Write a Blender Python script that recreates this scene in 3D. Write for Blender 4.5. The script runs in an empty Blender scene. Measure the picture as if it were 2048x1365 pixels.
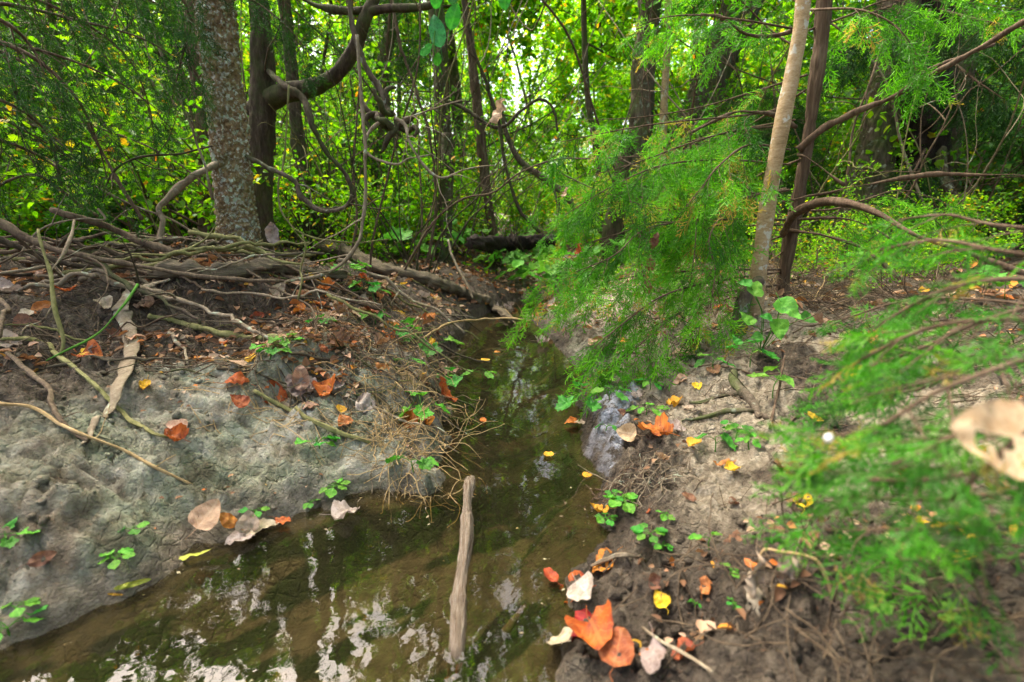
import bpy, math, random
import numpy as np

# ------------------------------------------------------------------ camera, sky, sun, exposure
SC = bpy.context.scene
COL = SC.collection
R = math.radians
CAM_H, PITCH, FPX = 0.75, R(14.6), 967.0          # metres above the water, tilt down, focal length in photo pixels
cam = bpy.data.cameras.new('camera')
cam.sensor_width, cam.lens = 36.0, FPX / 2048 * 36
cam.clip_start, cam.clip_end = 0.03, 300
cam.dof.use_dof, cam.dof.focus_distance, cam.dof.aperture_fstop = True, 1.85, 2.6
co = bpy.data.objects.new('camera', cam); COL.objects.link(co)
co.location = (0, 0, CAM_H); co.rotation_euler = (R(90) - PITCH, 0, 0)
SC.camera = co

SUN_EL, SUN_AZ = R(60), R(-48)                     # azimuth from +Y, towards +X
w = bpy.data.worlds.new('World'); SC.world = w; w.use_nodes = True
sky = w.node_tree.nodes.new('ShaderNodeTexSky')
sky.sky_type = 'NISHITA'; sky.sun_disc = False
sky.sun_elevation, sky.sun_rotation = SUN_EL, SUN_AZ
sky.dust_density, sky.ozone_density, sky.air_density = 9.0, 0.0, 0.8
bg = w.node_tree.nodes['Background']; bg.inputs['Strength'].default_value = 0.15
w.node_tree.links.new(sky.outputs[0], bg.inputs[0])
sl = bpy.data.lights.new('sun', 'SUN'); sl.energy, sl.angle, sl.color = 3.0, R(22), (1.0, 0.93, 0.82)
so = bpy.data.objects.new('sun', sl); COL.objects.link(so)
so.rotation_euler = (R(90) - SUN_EL, 0, math.pi - SUN_AZ); so.location = (0, 0, 30)
SC.view_settings.view_transform = 'Standard'; SC.view_settings.look = 'None'
SC.view_settings.exposure, SC.view_settings.gamma = 2.5, 1.0
SC.view_settings.use_curve_mapping = False
cy = SC.cycles
cy.max_bounces, cy.diffuse_bounces, cy.glossy_bounces = 7, 4, 2
cy.transmission_bounces, cy.transparent_max_bounces = 6, 8
cy.use_denoising = True
cy.caustics_reflective = cy.caustics_refractive = False
cy.sample_clamp_indirect = 6.0

rng = np.random.default_rng(11)
random.seed(11)

# ------------------------------------------------------------------ noise
def _h(ix, iy, iz, seed):
    n = (ix.astype(np.int64) * 374761393 + iy.astype(np.int64) * 668265263 + iz.astype(np.int64) * 2147483647 + seed * 1274126177) & 0xFFFFFFFF
    n = ((n ^ (n >> 13)) * 1274126177) & 0xFFFFFFFF
    n = ((n ^ (n >> 16)) * 2246822519) & 0xFFFFFFFF
    return ((n ^ (n >> 15)) & 0xFFFFFF) / float(0xFFFFFF)

def vn3(x, y, z, seed=0):
    x, y, z = np.broadcast_arrays(np.asarray(x, float), np.asarray(y, float), np.asarray(z, float))
    xi, yi, zi = np.floor(x), np.floor(y), np.floor(z)
    fx, fy, fz = x - xi, y - yi, z - zi
    fx, fy, fz = (f * f * f * (f * (f * 6 - 15) + 10) for f in (fx, fy, fz))
    o = 0
    for a in (0, 1):
        for b in (0, 1):
            for c in (0, 1):
                o = o + _h(xi + a, yi + b, zi + c, seed) * (fx if a else 1 - fx) * (fy if b else 1 - fy) * (fz if c else 1 - fz)
    return o * 2 - 1

def fbm(x, y, z=0.0, seed=0, octs=4, gain=0.5):
    s, a, f = 0, 1.0, 1.0
    for k in range(octs):
        s = s + a * vn3(x * f, y * f, np.asarray(z) * f, seed + k); a *= gain; f *= 2.03
    return s

def worley(x, y, seed=0, period=None, slant=False):
    xi, yi = np.floor(x), np.floor(y)
    f1 = np.full(x.shape, 9.0); f2 = f1.copy(); cid = np.zeros(x.shape); tilt = np.zeros(x.shape)
    z = np.zeros(x.shape)
    for a in (-1, 0, 1):
        for b in (-1, 0, 1):
            cx, cyy = xi + a, yi + b
            hx = np.mod(cx, period) if period else cx
            px = cx + _h(hx, cyy, z, seed); py = cyy + _h(hx, cyy, z + 7, seed)
            d = np.hypot(px - x, py - y)
            near = d < f1
            f2 = np.where(near, f1, np.minimum(f2, d)); cid = np.where(near, _h(hx, cyy, z + 13, seed), cid)
            if slant: tilt = np.where(near, (x - px) * (_h(hx, cyy, z + 17, seed) - .5) * 2 + (y - py) * (_h(hx, cyy, z + 19, seed) - .5) * 2, tilt)
            f1 = np.where(near, d, f1)
    return (f1, f2, cid, tilt) if slant else (f1, f2, cid)

def sstep(a, b, x):
    t = np.clip((x - a) / (b - a), 0, 1); return t * t * (3 - 2 * t)

# ------------------------------------------------------------------ from a direction in the view to a point of the place
def ray(u, v):
    uc = (682.5 - v) / FPX
    return np.array([(u - 1024) / FPX, math.cos(PITCH) + uc * math.sin(PITCH), -math.sin(PITCH) + uc * math.cos(PITCH)])
def P(u, v, Y):
    d = ray(u, v); return d * (Y / d[1]) + np.array([0, 0, CAM_H])
def dep(u, v, Y):
    return Y / ray(u, v)[1]
def W0(u, v, z=0.0):
    d = ray(u, v); t = (z - CAM_H) / d[2]; return d * t + np.array([0, 0, CAM_H])

# ------------------------------------------------------------------ mesh helpers
class MB:
    def __init__(s): s.V, s.Q, s.T, s.r, s.uv, s.n = [], [], [], [], [], 0
    def add(s, V, Q=None, T=None, rnd=None, uv=None):
        V = np.asarray(V, float)
        if Q is not None and len(Q): s.Q.append(np.asarray(Q) + s.n)
        if T is not None and len(T): s.T.append(np.asarray(T) + s.n)
        s.V.append(V); s.n += len(V)
        s.r.append(np.full(len(V), 0.5) if rnd is None else np.broadcast_to(rnd, (len(V),)))
        s.uv.append(np.zeros((len(V), 3)) if uv is None else uv)
        return s
    def arrays(s):
        V = np.concatenate(s.V) if s.V else np.zeros((0, 3))
        Q = np.concatenate(s.Q) if s.Q else np.zeros((0, 4), int)
        T = np.concatenate(s.T) if s.T else np.zeros((0, 3), int)
        return V, Q, T, np.concatenate(s.r), np.concatenate(s.uv)
    def mesh(s, name, mat, off=(0, 0, 0), smooth=True):
        V, Q, T, r, uv = s.arrays()
        me = bpy.data.meshes.new(name)
        me.vertices.add(len(V)); me.vertices.foreach_set('co', (V - np.asarray(off)).astype(np.float32).ravel())
        li = np.concatenate([Q.ravel(), T.ravel()]).astype(np.int32)
        me.loops.add(len(li)); me.loops.foreach_set('vertex_index', li)
        st = np.concatenate([np.arange(len(Q)) * 4, len(Q) * 4 + np.arange(len(T)) * 3]).astype(np.int32)
        me.polygons.add(len(st)); me.polygons.foreach_set('loop_start', st)
        me.update(calc_edges=True)
        if smooth: me.polygons.foreach_set('use_smooth', np.ones(len(st), bool))
        a = me.attributes.new('rnd', 'FLOAT', 'POINT'); a.data.foreach_set('value', r.astype(np.float32))
        if np.any(uv):
            a = me.attributes.new('luv', 'FLOAT_VECTOR', 'POINT'); a.data.foreach_set('vector', uv.astype(np.float32).ravel())
        me.materials.append(mat)
        return me

def obj(name, me, parent=None):
    o = bpy.data.objects.new(name, me); COL.objects.link(o)
    if parent is not None: o.parent = parent
    return o
def tag(o, label=None, cat=None, group=None, kind=None):
    for k, v in (('label', label), ('category', cat), ('group', group), ('kind', kind)):
        if v: o[k] = v
    return o
def thing(name, label, cat, loc=(0, 0, 0), group=None, rz=0, sc=1):
    o = bpy.data.objects.new(name, None); COL.objects.link(o)
    o.location = loc; o.rotation_euler = (0, 0, rz); o.scale = (sc,) * 3; o.empty_display_size = 0.05
    return tag(o, label, cat, group)
KIDS = {}
def part(name, mb, mat, parent, off=None, smooth=True):
    o = obj(name, mb.mesh(name, mat, parent.location if off is None else off, smooth), parent)
    return o
def copy_thing(root, loc, rz, sc, label=None, group=None, tilt=(0, 0)):
    kids = [c for c in ALLKIDS[root.name]]
    r = root.copy(); COL.objects.link(r)
    r.location = loc; r.rotation_euler = (tilt[0], tilt[1], rz); r.scale = (sc,) * 3
    if label: r['label'] = label
    if group: r['group'] = group
    for ch in kids:
        c = ch.copy(); COL.objects.link(c); c.parent = r
    return r
ALLKIDS = {}

def catmull(pts, n):
    p = np.asarray(pts, float)
    if len(p) == 2: return p[0] + (p[1] - p[0]) * np.linspace(0, 1, n)[:, None]
    e = np.vstack([2 * p[0] - p[1], p, 2 * p[-1] - p[-2]])
    t = np.linspace(0, len(p) - 1 - 1e-9, n); i = t.astype(int); f = (t - i)[:, None]
    a, b, c, d = e[i], e[i + 1], e[i + 2], e[i + 3]
    return 0.5 * (2 * b + (c - a) * f + (2 * a - 5 * b + 4 * c - d) * f ** 2 + (3 * b - a - 3 * c + d) * f ** 3)

def frames(path):
    t = np.gradient(path, axis=0); t /= np.linalg.norm(t, axis=1)[:, None] + 1e-12
    ref = np.linalg.svd(t + 1e-6 * rng.standard_normal(t.shape), full_matrices=True)[2][-1] if len(t) > 2 else np.array([.3, .5, .81])
    if len(t) <= 2 and abs(t[0] @ ref) > .9: ref = np.array([1., 0, 0])
    n = np.cross(t, ref); n /= np.linalg.norm(n, axis=1)[:, None] + 1e-12
    return t, n, np.cross(t, n)

def tube(mb, path, rad, sides=6, rnd=None, disp=None, flat=1.0, cap=True):
    path = np.asarray(path, float); k = len(path); rad = np.broadcast_to(rad, (k,))
    t, n, b = frames(path)
    th = np.linspace(0, 2 * np.pi, sides, endpoint=False)
    r = np.repeat(rad[:, None], sides, 1)
    if disp is not None: r = r + disp
    V = path[:, None, :] + n[:, None, :] * (np.cos(th) * r)[..., None] + b[:, None, :] * (np.sin(th) * r * flat)[..., None]
    V = V.reshape(-1, 3)
    i = np.arange(k - 1)[:, None] * sides; j = np.arange(sides)[None, :]; j2 = (j + 1) % sides
    Q = np.stack([i + j, i + j2, i + sides + j2, i + sides + j], -1).reshape(-1, 4)
    s = np.concatenate([[0], np.cumsum(np.linalg.norm(np.diff(path, axis=0), axis=1))])
    uv = np.stack([np.repeat(th[None, :], k, 0), np.repeat(s[:, None], sides, 1), r], -1).reshape(-1, 3)
    T = []
    if cap:
        V = np.vstack([V, path[0], path[-1]]); m = k * sides
        uv = np.vstack([uv, uv[0], uv[-1]])
        jj = np.arange(sides); e = (k - 1) * sides
        T = np.vstack([np.stack([(jj + 1) % sides, jj, np.full(sides, m)], -1), np.stack([e + jj, e + (jj + 1) % sides, np.full(sides, m + 1)], -1)])
    mb.add(V, Q, T, rnd, uv); return mb

# ------------------------------------------------------------------ materials
class NT:
    def __init__(s, name):
        s.m = bpy.data.materials.new(name); s.m.use_nodes = True
        s.t = s.m.node_tree; s.t.nodes.clear()
        s.out = s.n('ShaderNodeOutputMaterial')
    def n(s, ty, **kw):
        x = s.t.nodes.new(ty)
        for k, v in kw.items(): setattr(x, k, v)
        return x
    def set(s, node, key, val):
        i = node.inputs[key]
        if isinstance(val, bpy.types.NodeSocket): s.t.links.new(val, i)
        else: i.default_value = val
    def noise(s, scale, detail=4, rough=.55, co=None, dist=0.0, out=0):
        x = s.n('ShaderNodeTexNoise'); x.inputs['Scale'].default_value = scale; x.inputs['Detail'].default_value = detail
        x.inputs['Roughness'].default_value = rough; x.inputs['Distortion'].default_value = dist
        if co is not None: s.t.links.new(co, x.inputs['Vector'])
        return x.outputs[out]
    def vor(s, scale, co=None, feature='F1', rand=1.0):
        x = s.n('ShaderNodeTexVoronoi', feature=feature); x.inputs['Scale'].default_value = scale; x.inputs['Randomness'].default_value = rand
        if co is not None: s.t.links.new(co, x.inputs['Vector'])
        return x.outputs[0]
    def ramp(s, f, stops):
        x = s.n('ShaderNodeValToRGB'); e = x.color_ramp.elements
        while len(e) < len(stops): e.new(1)
        for q, (p, c) in zip(e, stops):
            q.position = p; q.color = (*c, 1) if len(c) == 3 else c
        s.t.links.new(f, x.inputs[0]); return x.outputs[0]
    def mix(s, f, a, b, mode='MIX'):
        x = s.n('ShaderNodeMix', data_type='RGBA', blend_type=mode)
        s.set(x, 0, f)
        for k, v in ((6, a), (7, b)):
            if isinstance(v, tuple): v = (*v, 1) if len(v) == 3 else v
            s.set(x, k, v)
        return x.outputs[2]
    def math(s, op, a, b=0.5, c=None):
        x = s.n('ShaderNodeMath', operation=op); s.set(x, 0, a); s.set(x, 1, b)
        if c is not None: s.set(x, 2, c)
        return x.outputs[0]
    def maprange(s, v, a, b, c=0., d=1.):
        x = s.n('ShaderNodeMapRange'); s.set(x, 0, v)
        for k, q in zip((1, 2, 3, 4), (a, b, c, d)): x.inputs[k].default_value = q
        return x.outputs[0]
    def attr(s, name, out='Fac'): return s.n('ShaderNodeAttribute', attribute_name=name).outputs[out]
    def obco(s): return s.n('ShaderNodeTexCoord').outputs['Object']
    def scale(s, co, v):
        x = s.n('ShaderNodeMapping'); x.inputs['Scale'].default_value = v; s.t.links.new(co, x.inputs[0]); return x.outputs[0]
    def bump(s, h, strength=.5, dist=.01):
        x = s.n('ShaderNodeBump'); x.inputs['Strength'].default_value = strength; x.inputs['Distance'].default_value = dist
        s.t.links.new(h, x.inputs['Height']); return x.outputs[0]
    def pbr(s, col, rough=.8, spec=.3, nrm=None, end=True):
        x = s.n('ShaderNodeBsdfPrincipled')
        s.set(x, 'Base Color', (*col, 1) if isinstance(col, tuple) else col); s.set(x, 'Roughness', rough)
        s.set(x, 'Specular IOR Level', spec)
        if nrm is not None: s.t.links.new(nrm, x.inputs['Normal'])
        if end: s.t.links.new(x.outputs[0], s.out.inputs[0])
        return x.outputs[0]
    def leafy(s, col, tcol, f=.5, rough=.5, spec=.35, nrm=None):
        a = s.pbr(col, rough, spec, nrm, end=False)
        b = s.n('ShaderNodeBsdfTranslucent'); s.set(b, 0, tcol)
        m = s.n('ShaderNodeMixShader'); m.inputs[0].default_value = f
        s.t.links.new(a, m.inputs[1]); s.t.links.new(b.outputs[0], m.inputs[2]); s.t.links.new(m.outputs[0], s.out.inputs[0])
        return s.m

def foliage_mat(name, stops, tmul=(1.7, 1.75, .6), f=.55, rough=.5, spec=.35):
    t = NT(name)
    c = t.ramp(t.attr('rnd'), stops)
    oi = t.n('ShaderNodeObjectInfo').outputs['Random']
    c = t.mix(t.maprange(oi, 0, 1, 0, .35), c, t.mix(1.0, c, (1.5, 1.1, .6), 'MULTIPLY'))
    return t.leafy(c, t.mix(1.0, c, tmul, 'MULTIPLY'), f, rough, spec)

M = {}
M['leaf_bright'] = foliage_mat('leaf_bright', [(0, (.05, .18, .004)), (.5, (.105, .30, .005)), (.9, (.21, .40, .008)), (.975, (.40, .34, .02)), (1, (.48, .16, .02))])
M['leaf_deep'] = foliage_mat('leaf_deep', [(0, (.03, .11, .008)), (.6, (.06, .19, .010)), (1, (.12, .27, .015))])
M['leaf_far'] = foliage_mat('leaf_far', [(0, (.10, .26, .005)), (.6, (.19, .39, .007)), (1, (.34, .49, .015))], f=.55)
M['leaf_grey'] = foliage_mat('leaf_grey', [(0, (.03, .11, .03)), (.6, (.07, .20, .06)), (1, (.16, .30, .12))])
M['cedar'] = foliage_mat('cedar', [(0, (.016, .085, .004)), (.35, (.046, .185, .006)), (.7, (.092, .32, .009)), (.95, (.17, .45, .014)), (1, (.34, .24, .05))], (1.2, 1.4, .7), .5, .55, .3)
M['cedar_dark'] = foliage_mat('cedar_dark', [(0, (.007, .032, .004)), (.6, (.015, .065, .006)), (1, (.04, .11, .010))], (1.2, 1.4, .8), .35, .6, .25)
M['cedar_near'] = foliage_mat('cedar_near', [(0, (.012, .06, .004)), (.4, (.028, .14, .006)), (.75, (.055, .26, .009)), (.96, (.12, .36, .014)), (1, (.26, .20, .04))], (1.2, 1.4, .7), .45, .55, .3)
M['seedling'] = foliage_mat('seedling', [(0, (.04, .24, .012)), (1, (.10, .36, .02))], (1.3, 1.4, .7), .4, .45, .4)

def bark(name, cols, vscale, nscale=18., bumpd=.006, bs=.8, lichen=None, moss=None, extra=None):
    t = NT(name); co = t.obco(); c2 = t.scale(co, (1, 1, vscale))
    n1 = t.noise(nscale, 6, .65, c2, .4); n2 = t.noise(nscale * 4, 4, .6, c2)
    f = t.math('MULTIPLY_ADD', n2, .4, t.math('MULTIPLY', n1, .7))
    c = t.ramp(f, [(.3, cols[0]), (.52, cols[1]), (.75, cols[2])])
    big = t.noise(2.1, 3, .5, co)
    c = t.mix(t.maprange(big, .3, .7), t.mix(1.0, c, (.78, .72, .66), 'MULTIPLY'), c)
    if lichen:
        l = t.noise(lichen[1], 5, .62, co, .3)
        lf = t.maprange(l, lichen[2], lichen[2] + .035)
        c = t.mix(lf, c, t.mix(n2, lichen[0], tuple(x * .7 for x in lichen[0])))
        if len(lichen) > 3:
            l2 = t.noise(lichen[1] * .7, 5, .62, t.scale(co, (1, 1, .93)), .6, 1)
            sp = t.n('ShaderNodeSeparateColor'); t.t.links.new(l2, sp.inputs[0])
            c = t.mix(t.maprange(sp.outputs[0], lichen[2] + .02, lichen[2] + .06), c, lichen[3])
    if moss:
        mm = t.noise(5, 5, .65, co)
        c = t.mix(t.math('MULTIPLY', t.maprange(mm, .45, .6), moss[1]), c, moss[0])
    t.pbr(c, .9, .2, t.bump(f, bs, bumpd)); return t.m
M['bark_lichen'] = bark('bark_lichen', [(.05, .032, .018), (.20, .14, .075), (.42, .32, .19)], .8, 40, .006, .8, ((.52, .52, .44), 44, .55, (.36, .41, .32)), ((.09, .11, .025), .4))
M['bark_dark'] = bark('bark_dark', [(.014, .010, .007), (.05, .037, .024), (.12, .092, .062)], .22, 26, .012, .9, None, ((.05, .075, .015), .5))
M['bark_grey'] = bark('bark_grey', [(.022, .017, .012), (.085, .066, .046), (.19, .155, .115)], .2, 26, .012, .9, ((.26, .27, .21), 14, .60), ((.05, .08, .012), .6))
M['bark_cedar'] = bark('bark_cedar', [(.028, .017, .010), (.088, .058, .036), (.20, .145, .10)], .10, 30, .008, .9)
M['bark_sapling'] = bark('bark_sapling', [(.16, .105, .05), (.34, .245, .13), (.48, .385, .25)], 2.4, 24, .003, .35, ((.50, .47, .38), 15, .57))
M['bark_char'] = bark('bark_char', [(.008, .007, .006), (.02, .015, .012), (.06, .04, .03)], .2, 30, .012, 1)
M['twig'] = bark('twig', [(.03, .02, .013), (.085, .06, .038), (.20, .15, .095)], .3, 40, .003, .6)
M['twig_pale'] = bark('twig_pale', [(.07, .052, .034), (.19, .15, .10), (.33, .28, .20)], .3, 40, .003, .6, ((.35, .38, .27), 20, .6))
M['twig_green'] = bark('twig_green', [(.06, .06, .02), (.15, .15, .055), (.27, .25, .11)], .3, 40, .002, .5)
M['stem_green'] = bark('stem_green', [(.03, .10, .012), (.06, .19, .02), (.12, .24, .04)], .3, 30, .001, .3)
M['straw'] = bark('straw', [(.17, .11, .045), (.34, .24, .11), (.48, .36, .19)], .3, 40, .001, .3)

t = NT('driftwood'); c = t.obco(); tc = t.attr('luv', 'Vector')
g = t.noise(9, 7, .7, t.scale(tc, (2.2, 3.0, 0)), .8)
col = t.ramp(g, [(.34, (.035, .024, .016)), (.44, (.17, .125, .085)), (.54, (.32, .26, .195)), (.66, (.42, .38, .32))])
col = t.mix(t.maprange(t.noise(16, 5, .65, t.scale(tc, (1.2, .9, 0))), .50, .56), col, t.mix(1., col, (.55, .40, .28), 'MULTIPLY'))
sz = t.n('ShaderNodeSeparateXYZ'); t.t.links.new(c, sz.inputs[0]); wt = t.maprange(t.math('MULTIPLY_ADD', t.noise(40, 3, .6, c), .02, sz.outputs[2]), -.038, -.052)
col = t.mix(wt, col, t.mix(1., col, (.32, .28, .24), 'MULTIPLY'))
t.pbr(col, t.maprange(wt, 0, 1, .85, .3), .3, t.bump(g, 1., .006)); M['driftwood'] = t.m
t = NT('old_log'); c = t.obco(); tc = t.attr('luv', 'Vector')
g = t.noise(7, 7, .7, t.scale(tc, (2.2, .6, 0)), .5)
col = t.ramp(g, [(.28, (.03, .022, .014)), (.5, (.12, .095, .06)), (.75, (.27, .23, .16))])
t.pbr(col, .9, .15, t.bump(g, .9, .008)); M['old_log'] = t.m

# fallen leaves: blade colour with veins, blotches and specks, per-leaf shift
def leaf_mat(name, base, dark, vein, f=.25, gloss=.25):
    t = NT(name); lv = t.attr('luv', 'Vector'); oi = t.n('ShaderNodeObjectInfo')
    sx = t.n('ShaderNodeSeparateXYZ'); t.t.links.new(lv, sx.inputs[0])
    u = t.math('ABSOLUTE', sx.outputs[0]); v = sx.outputs[1]
    ad = t.n('ShaderNodeVectorMath', operation='ADD'); t.t.links.new(lv, ad.inputs[0])
    cx = t.n('ShaderNodeCombineXYZ'); t.set(cx, 2, t.math('MULTIPLY', oi.outputs['Random'], 37.)); t.t.links.new(cx.outputs[0], ad.inputs[1])
    n = t.noise(2.6, 5, .6, ad.outputs[0], .5); n2 = t.noise(17, 3, .6, ad.outputs[0])
    c = t.mix(t.maprange(n, .42, .66), base, dark)
    c = t.mix(t.maprange(n2, .60, .70), c, tuple(x * .4 for x in dark))
    c = t.mix(t.math('MULTIPLY', t.maprange(t.noise(1.3, 4, .7, ad.outputs[0], 1.5), .50, .62), .55), c, tuple(x * .55 + .02 for x in dark))
    s = t.math('FRACT', t.math('MULTIPLY', t.math('SUBTRACT', v, t.math('MULTIPLY', u, .75)), 6.5))
    side = t.math('LESS_THAN', t.math('ABSOLUTE', t.math('SUBTRACT', s, .5)), .06)
    mid = t.math('LESS_THAN', u, .035)
    vn = t.math('MAXIMUM', side, mid)
    c = t.mix(t.math('MULTIPLY', vn, .32), c, vein)
    hs = t.n('ShaderNodeHueSaturation'); t.set(hs, 'Color', c)
    t.set(hs, 'Hue', t.maprange(oi.outputs['Random'], 0, 1, .485, .515)); t.set(hs, 'Value', t.maprange(oi.outputs['Random'], 0, 1, .8, 1.15))
    h = t.math('MULTIPLY_ADD', vn, -.6, n2)
    return t.leafy(hs.outputs[0], hs.outputs[0], f, .6, gloss, t.bump(h, .4, .003))
LEAFCOL = {
 'orange': ((.52, .155, .02), (.28, .06, .012), (.62, .28, .07)),
 'red': ((.40, .055, .015), (.20, .022, .01), (.55, .18, .07)),
 'peach': ((.50, .33, .21), (.34, .19, .10), (.58, .44, .31)),
 'cream': ((.46, .37, .27), (.31, .22, .14), (.38, .28, .19)),
 'pink grey': ((.41, .33, .285), (.25, .18, .14), (.48, .41, .36)),
 'yellow': ((.68, .42, .02), (.52, .26, .015), (.75, .55, .1)),
 'brown': ((.25, .125, .06), (.12, .055, .03), (.34, .2, .1)),
 'rust': ((.42, .13, .035), (.22, .055, .02), (.52, .24, .1)),
 'lime': ((.42, .44, .05), (.36, .34, .04), (.5, .52, .12)),
}
for k, (a, b, c) in LEAFCOL.items(): M['fallen ' + k] = leaf_mat('fallen_' + k.replace(' ', '_'), a, b, c)
M['green leaf'] = leaf_mat('green_leaf', (.055, .29, .018), (.03, .19, .012), (.12, .38, .05), .4, .4)
M['green pale'] = leaf_mat('green_pale', (.13, .36, .02), (.07, .27, .015), (.22, .46, .06), .4, .4)
M['blue green leaf'] = leaf_mat('blue_green_leaf', (.035, .22, .05), (.02, .14, .03), (.08, .30, .08), .4, .4)

# ------------------------------------------------------------------ the ground: creek channel between two banks
LEFT_E = [(945, 640), (935, 665), (918, 690), (893, 718), (888, 760), (900, 800), (893, 850), (896, 905), (884, 955), (850, 982), (790, 985), (735, 978), (690, 985), (655, 1012), (590, 1045), (500, 1050), (440, 1078), (385, 1090), (330, 1140), (250, 1192), (150, 1245), (60, 1283), (0, 1300)]
RIGHT_E = [(1062, 640), (1092, 672), (1135, 712), (1160, 745), (1152, 790), (1160, 850), (1168, 900), (1196, 945), (1190, 1010), (1200, 1080), (1185, 1122), (1140, 1165), (1150, 1250), (1130, 1310), (1112, 1365)]
L = [W0(*q)[:2] for q in LEFT_E]; RR = [W0(*q)[:2] for q in RIGHT_E]
poly = [np.array(p) for p in ([(0.30, 4.6), (.02, 4.25), (-.16, 3.85)] + [tuple(x) for x in L] + [(-1.25, .58), (-2.2, .42), (-3.4, -.2), (-3.4, -2.4), (.15, -2.4), (.16, 0), (.10, .45)] + [tuple(x) for x in RR[::-1]] + [(.22, 3.8), (.28, 4.2), (.42, 4.6)])]
def sdf(x, y):
    d = np.full(x.shape, 1e9); s = np.ones(x.shape)
    n = len(poly)
    for i in range(n):
        a, b = poly[i], poly[i - 1]
        ex, ey = b[0] - a[0], b[1] - a[1]; wx, wy = x - a[0], y - a[1]
        k = np.clip((wx * ex + wy * ey) / (ex * ex + ey * ey), 0, 1)
        d = np.minimum(d, (wx - ex * k) ** 2 + (wy - ey * k) ** 2)
        c1, c2, c3 = y >= a[1], y < b[1], ex * wy > ey * wx
        s = np.where((c1 & c2 & c3) | (~c1 & ~c2 & ~c3), -s, s)
    return s * np.sqrt(d)

def axis(lo, flo, fhi, hi, step, grow):
    f = list(np.arange(flo, fhi, step)); a = []; s = step; x = flo
    while x > lo: s *= grow; x -= s; a.append(x)
    b = []; s = step; x = f[-1]
    while x < hi: s *= grow; x += s; b.append(x)
    return np.array(a[::-1] + f + b)
GX = axis(-60, -1.75, 1.45, 60, .0078, 1.055); GY = axis(-25, .48, 2.7, 90, .0078, 1.045)
X, Y = np.meshgrid(GX, GY)
wob = .022 * fbm(X * 9, Y * 9, 0, 3, 3) + .010 * fbm(X * 34, Y * 34, 0, 31, 2)
D = sdf(X, Y)
DW = D + wob * sstep(4.5, 1.2, Y)
side = sstep(-.08, .16, X - .02 - .0 * Y)
dl = [(-1, 0), (0, 0.0), (.025, .05), (.07, .105), (.14, .155), (.42, .29), (1.5, .40), (4, .46), (12, .55), (80, .9)]
dr = [(-1, 0), (0, 0.0), (.05, .03), (.14, .075), (.38, .17), (.8, .285), (2, .37), (5, .45), (12, .55), (80, .9)]
ipl = lambda tb, d: np.interp(d, *zip(*tb))
dn = np.clip(DW, 0, None)
# steep clay faces come and go along the water
steep = sstep(-.25, .35, fbm(X * 1.7, Y * 1.7, 0, 17, 2) + .35)
HL = ipl(dl, dn) * (.72 + .28 * steep); HR = ipl(dr, dn)
H = HL * (1 - side) + HR * side
lump = fbm(X * 3.1, Y * 3.1, 0, 5, 3)
rough = fbm(X * 13, Y * 13, 0, 8, 4, .55)
fine = fbm(X * 52, Y * 52, 0, 12, 2, .6)
nearb = sstep(0, .12, DW)
ridg = 1 - np.abs(fbm(X * 8 + .3 * lump, Y * 8, 0, 28, 4, .6)); crumb = 1 - np.abs(fbm(X * 27, Y * 27, 0, 29, 3, .6))
H += nearb * (.035 * lump + .012 * rough + .006 * fine + .016 * (ridg - .6) + .010 * (crumb - .6))
# rounded clay bulges of the low bank, with creases between
wx, wy = X + .05 * fbm(X * 4, Y * 4, 0, 21, 2), Y + .05 * fbm(X * 4, Y * 4, 0, 22, 2)
f1, f2, cid = worley(wx * 3.3, wy * 3.3, 4)
clayzone = (1 - side) * sstep(.75, .30, DW + .12 * lump) * sstep(0, .03, DW) * sstep(2.6, 1.7, Y)
H += clayzone * (.055 * (np.sqrt(np.clip(1 - f1 ** 2, 0, 1)) - .62) * sstep(0, .1, DW))
f1b, f2b, cidb = worley(wx * 15 + .4 * rough, wy * 15, 9)
crk = sstep(.10, .0, f2b - f1b)
crz = sstep(-.35, .25, fbm(X * 2.3 + 5, Y * 2.3, 0, 41, 2)) * (.35 + .65 * clayzone) * sstep(1.6, .6, DW) * sstep(.02, .07, DW)
H -= crk * crz * .028
H += crz * (cidb - .5) * .018
blk = sstep(.01, .06, DW) * sstep(2.2, 1.0, DW) * sstep(3.4, 2.6, Y)
for sc_, am_, sd_ in ((7.5, .020, 301), (17, .013, 302), (36, .008, 303)):
    q1, q2, qc, qt = worley(wx * sc_ + .35 * rough, wy * sc_ + .35 * fbm(X * 11, Y * 11, 0, 304, 2), sd_, None, True)
    on_ = blk * (.35 + .65 * sstep(-.3, .3, fbm(X * 1.9, Y * 1.9, 0, sd_ + 9, 2)))
    H += on_ * am_ * ((qc - .5) * .9 + qt * 1.3 - .9 * sstep(.12, 0, q2 - q1))
# a low blue grey clay outcrop at the water
def ridge(p, q, wd_): 
    ex, ey = q[0] - p[0], q[1] - p[1]; kk = np.clip(((X - p[0]) * ex + (Y - p[1]) * ey) / (ex * ex + ey * ey), 0, 1)
    return np.exp(-((X - p[0] - ex * kk) ** 2 + (Y - p[1] - ey * kk) ** 2) / wd_ ** 2)
RB = np.maximum(ridge(W0(1178, 815, .03), W0(1200, 835, .03), .045), np.maximum(ridge(W0(1262, 806, .05), W0(1186, 905, .01), .04), ridge(W0(1240, 880, .04), W0(1205, 945, .01), .035)))
H += .035 * RB * (1 + .4 * rough) * sstep(.0, .03, DW)
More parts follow.
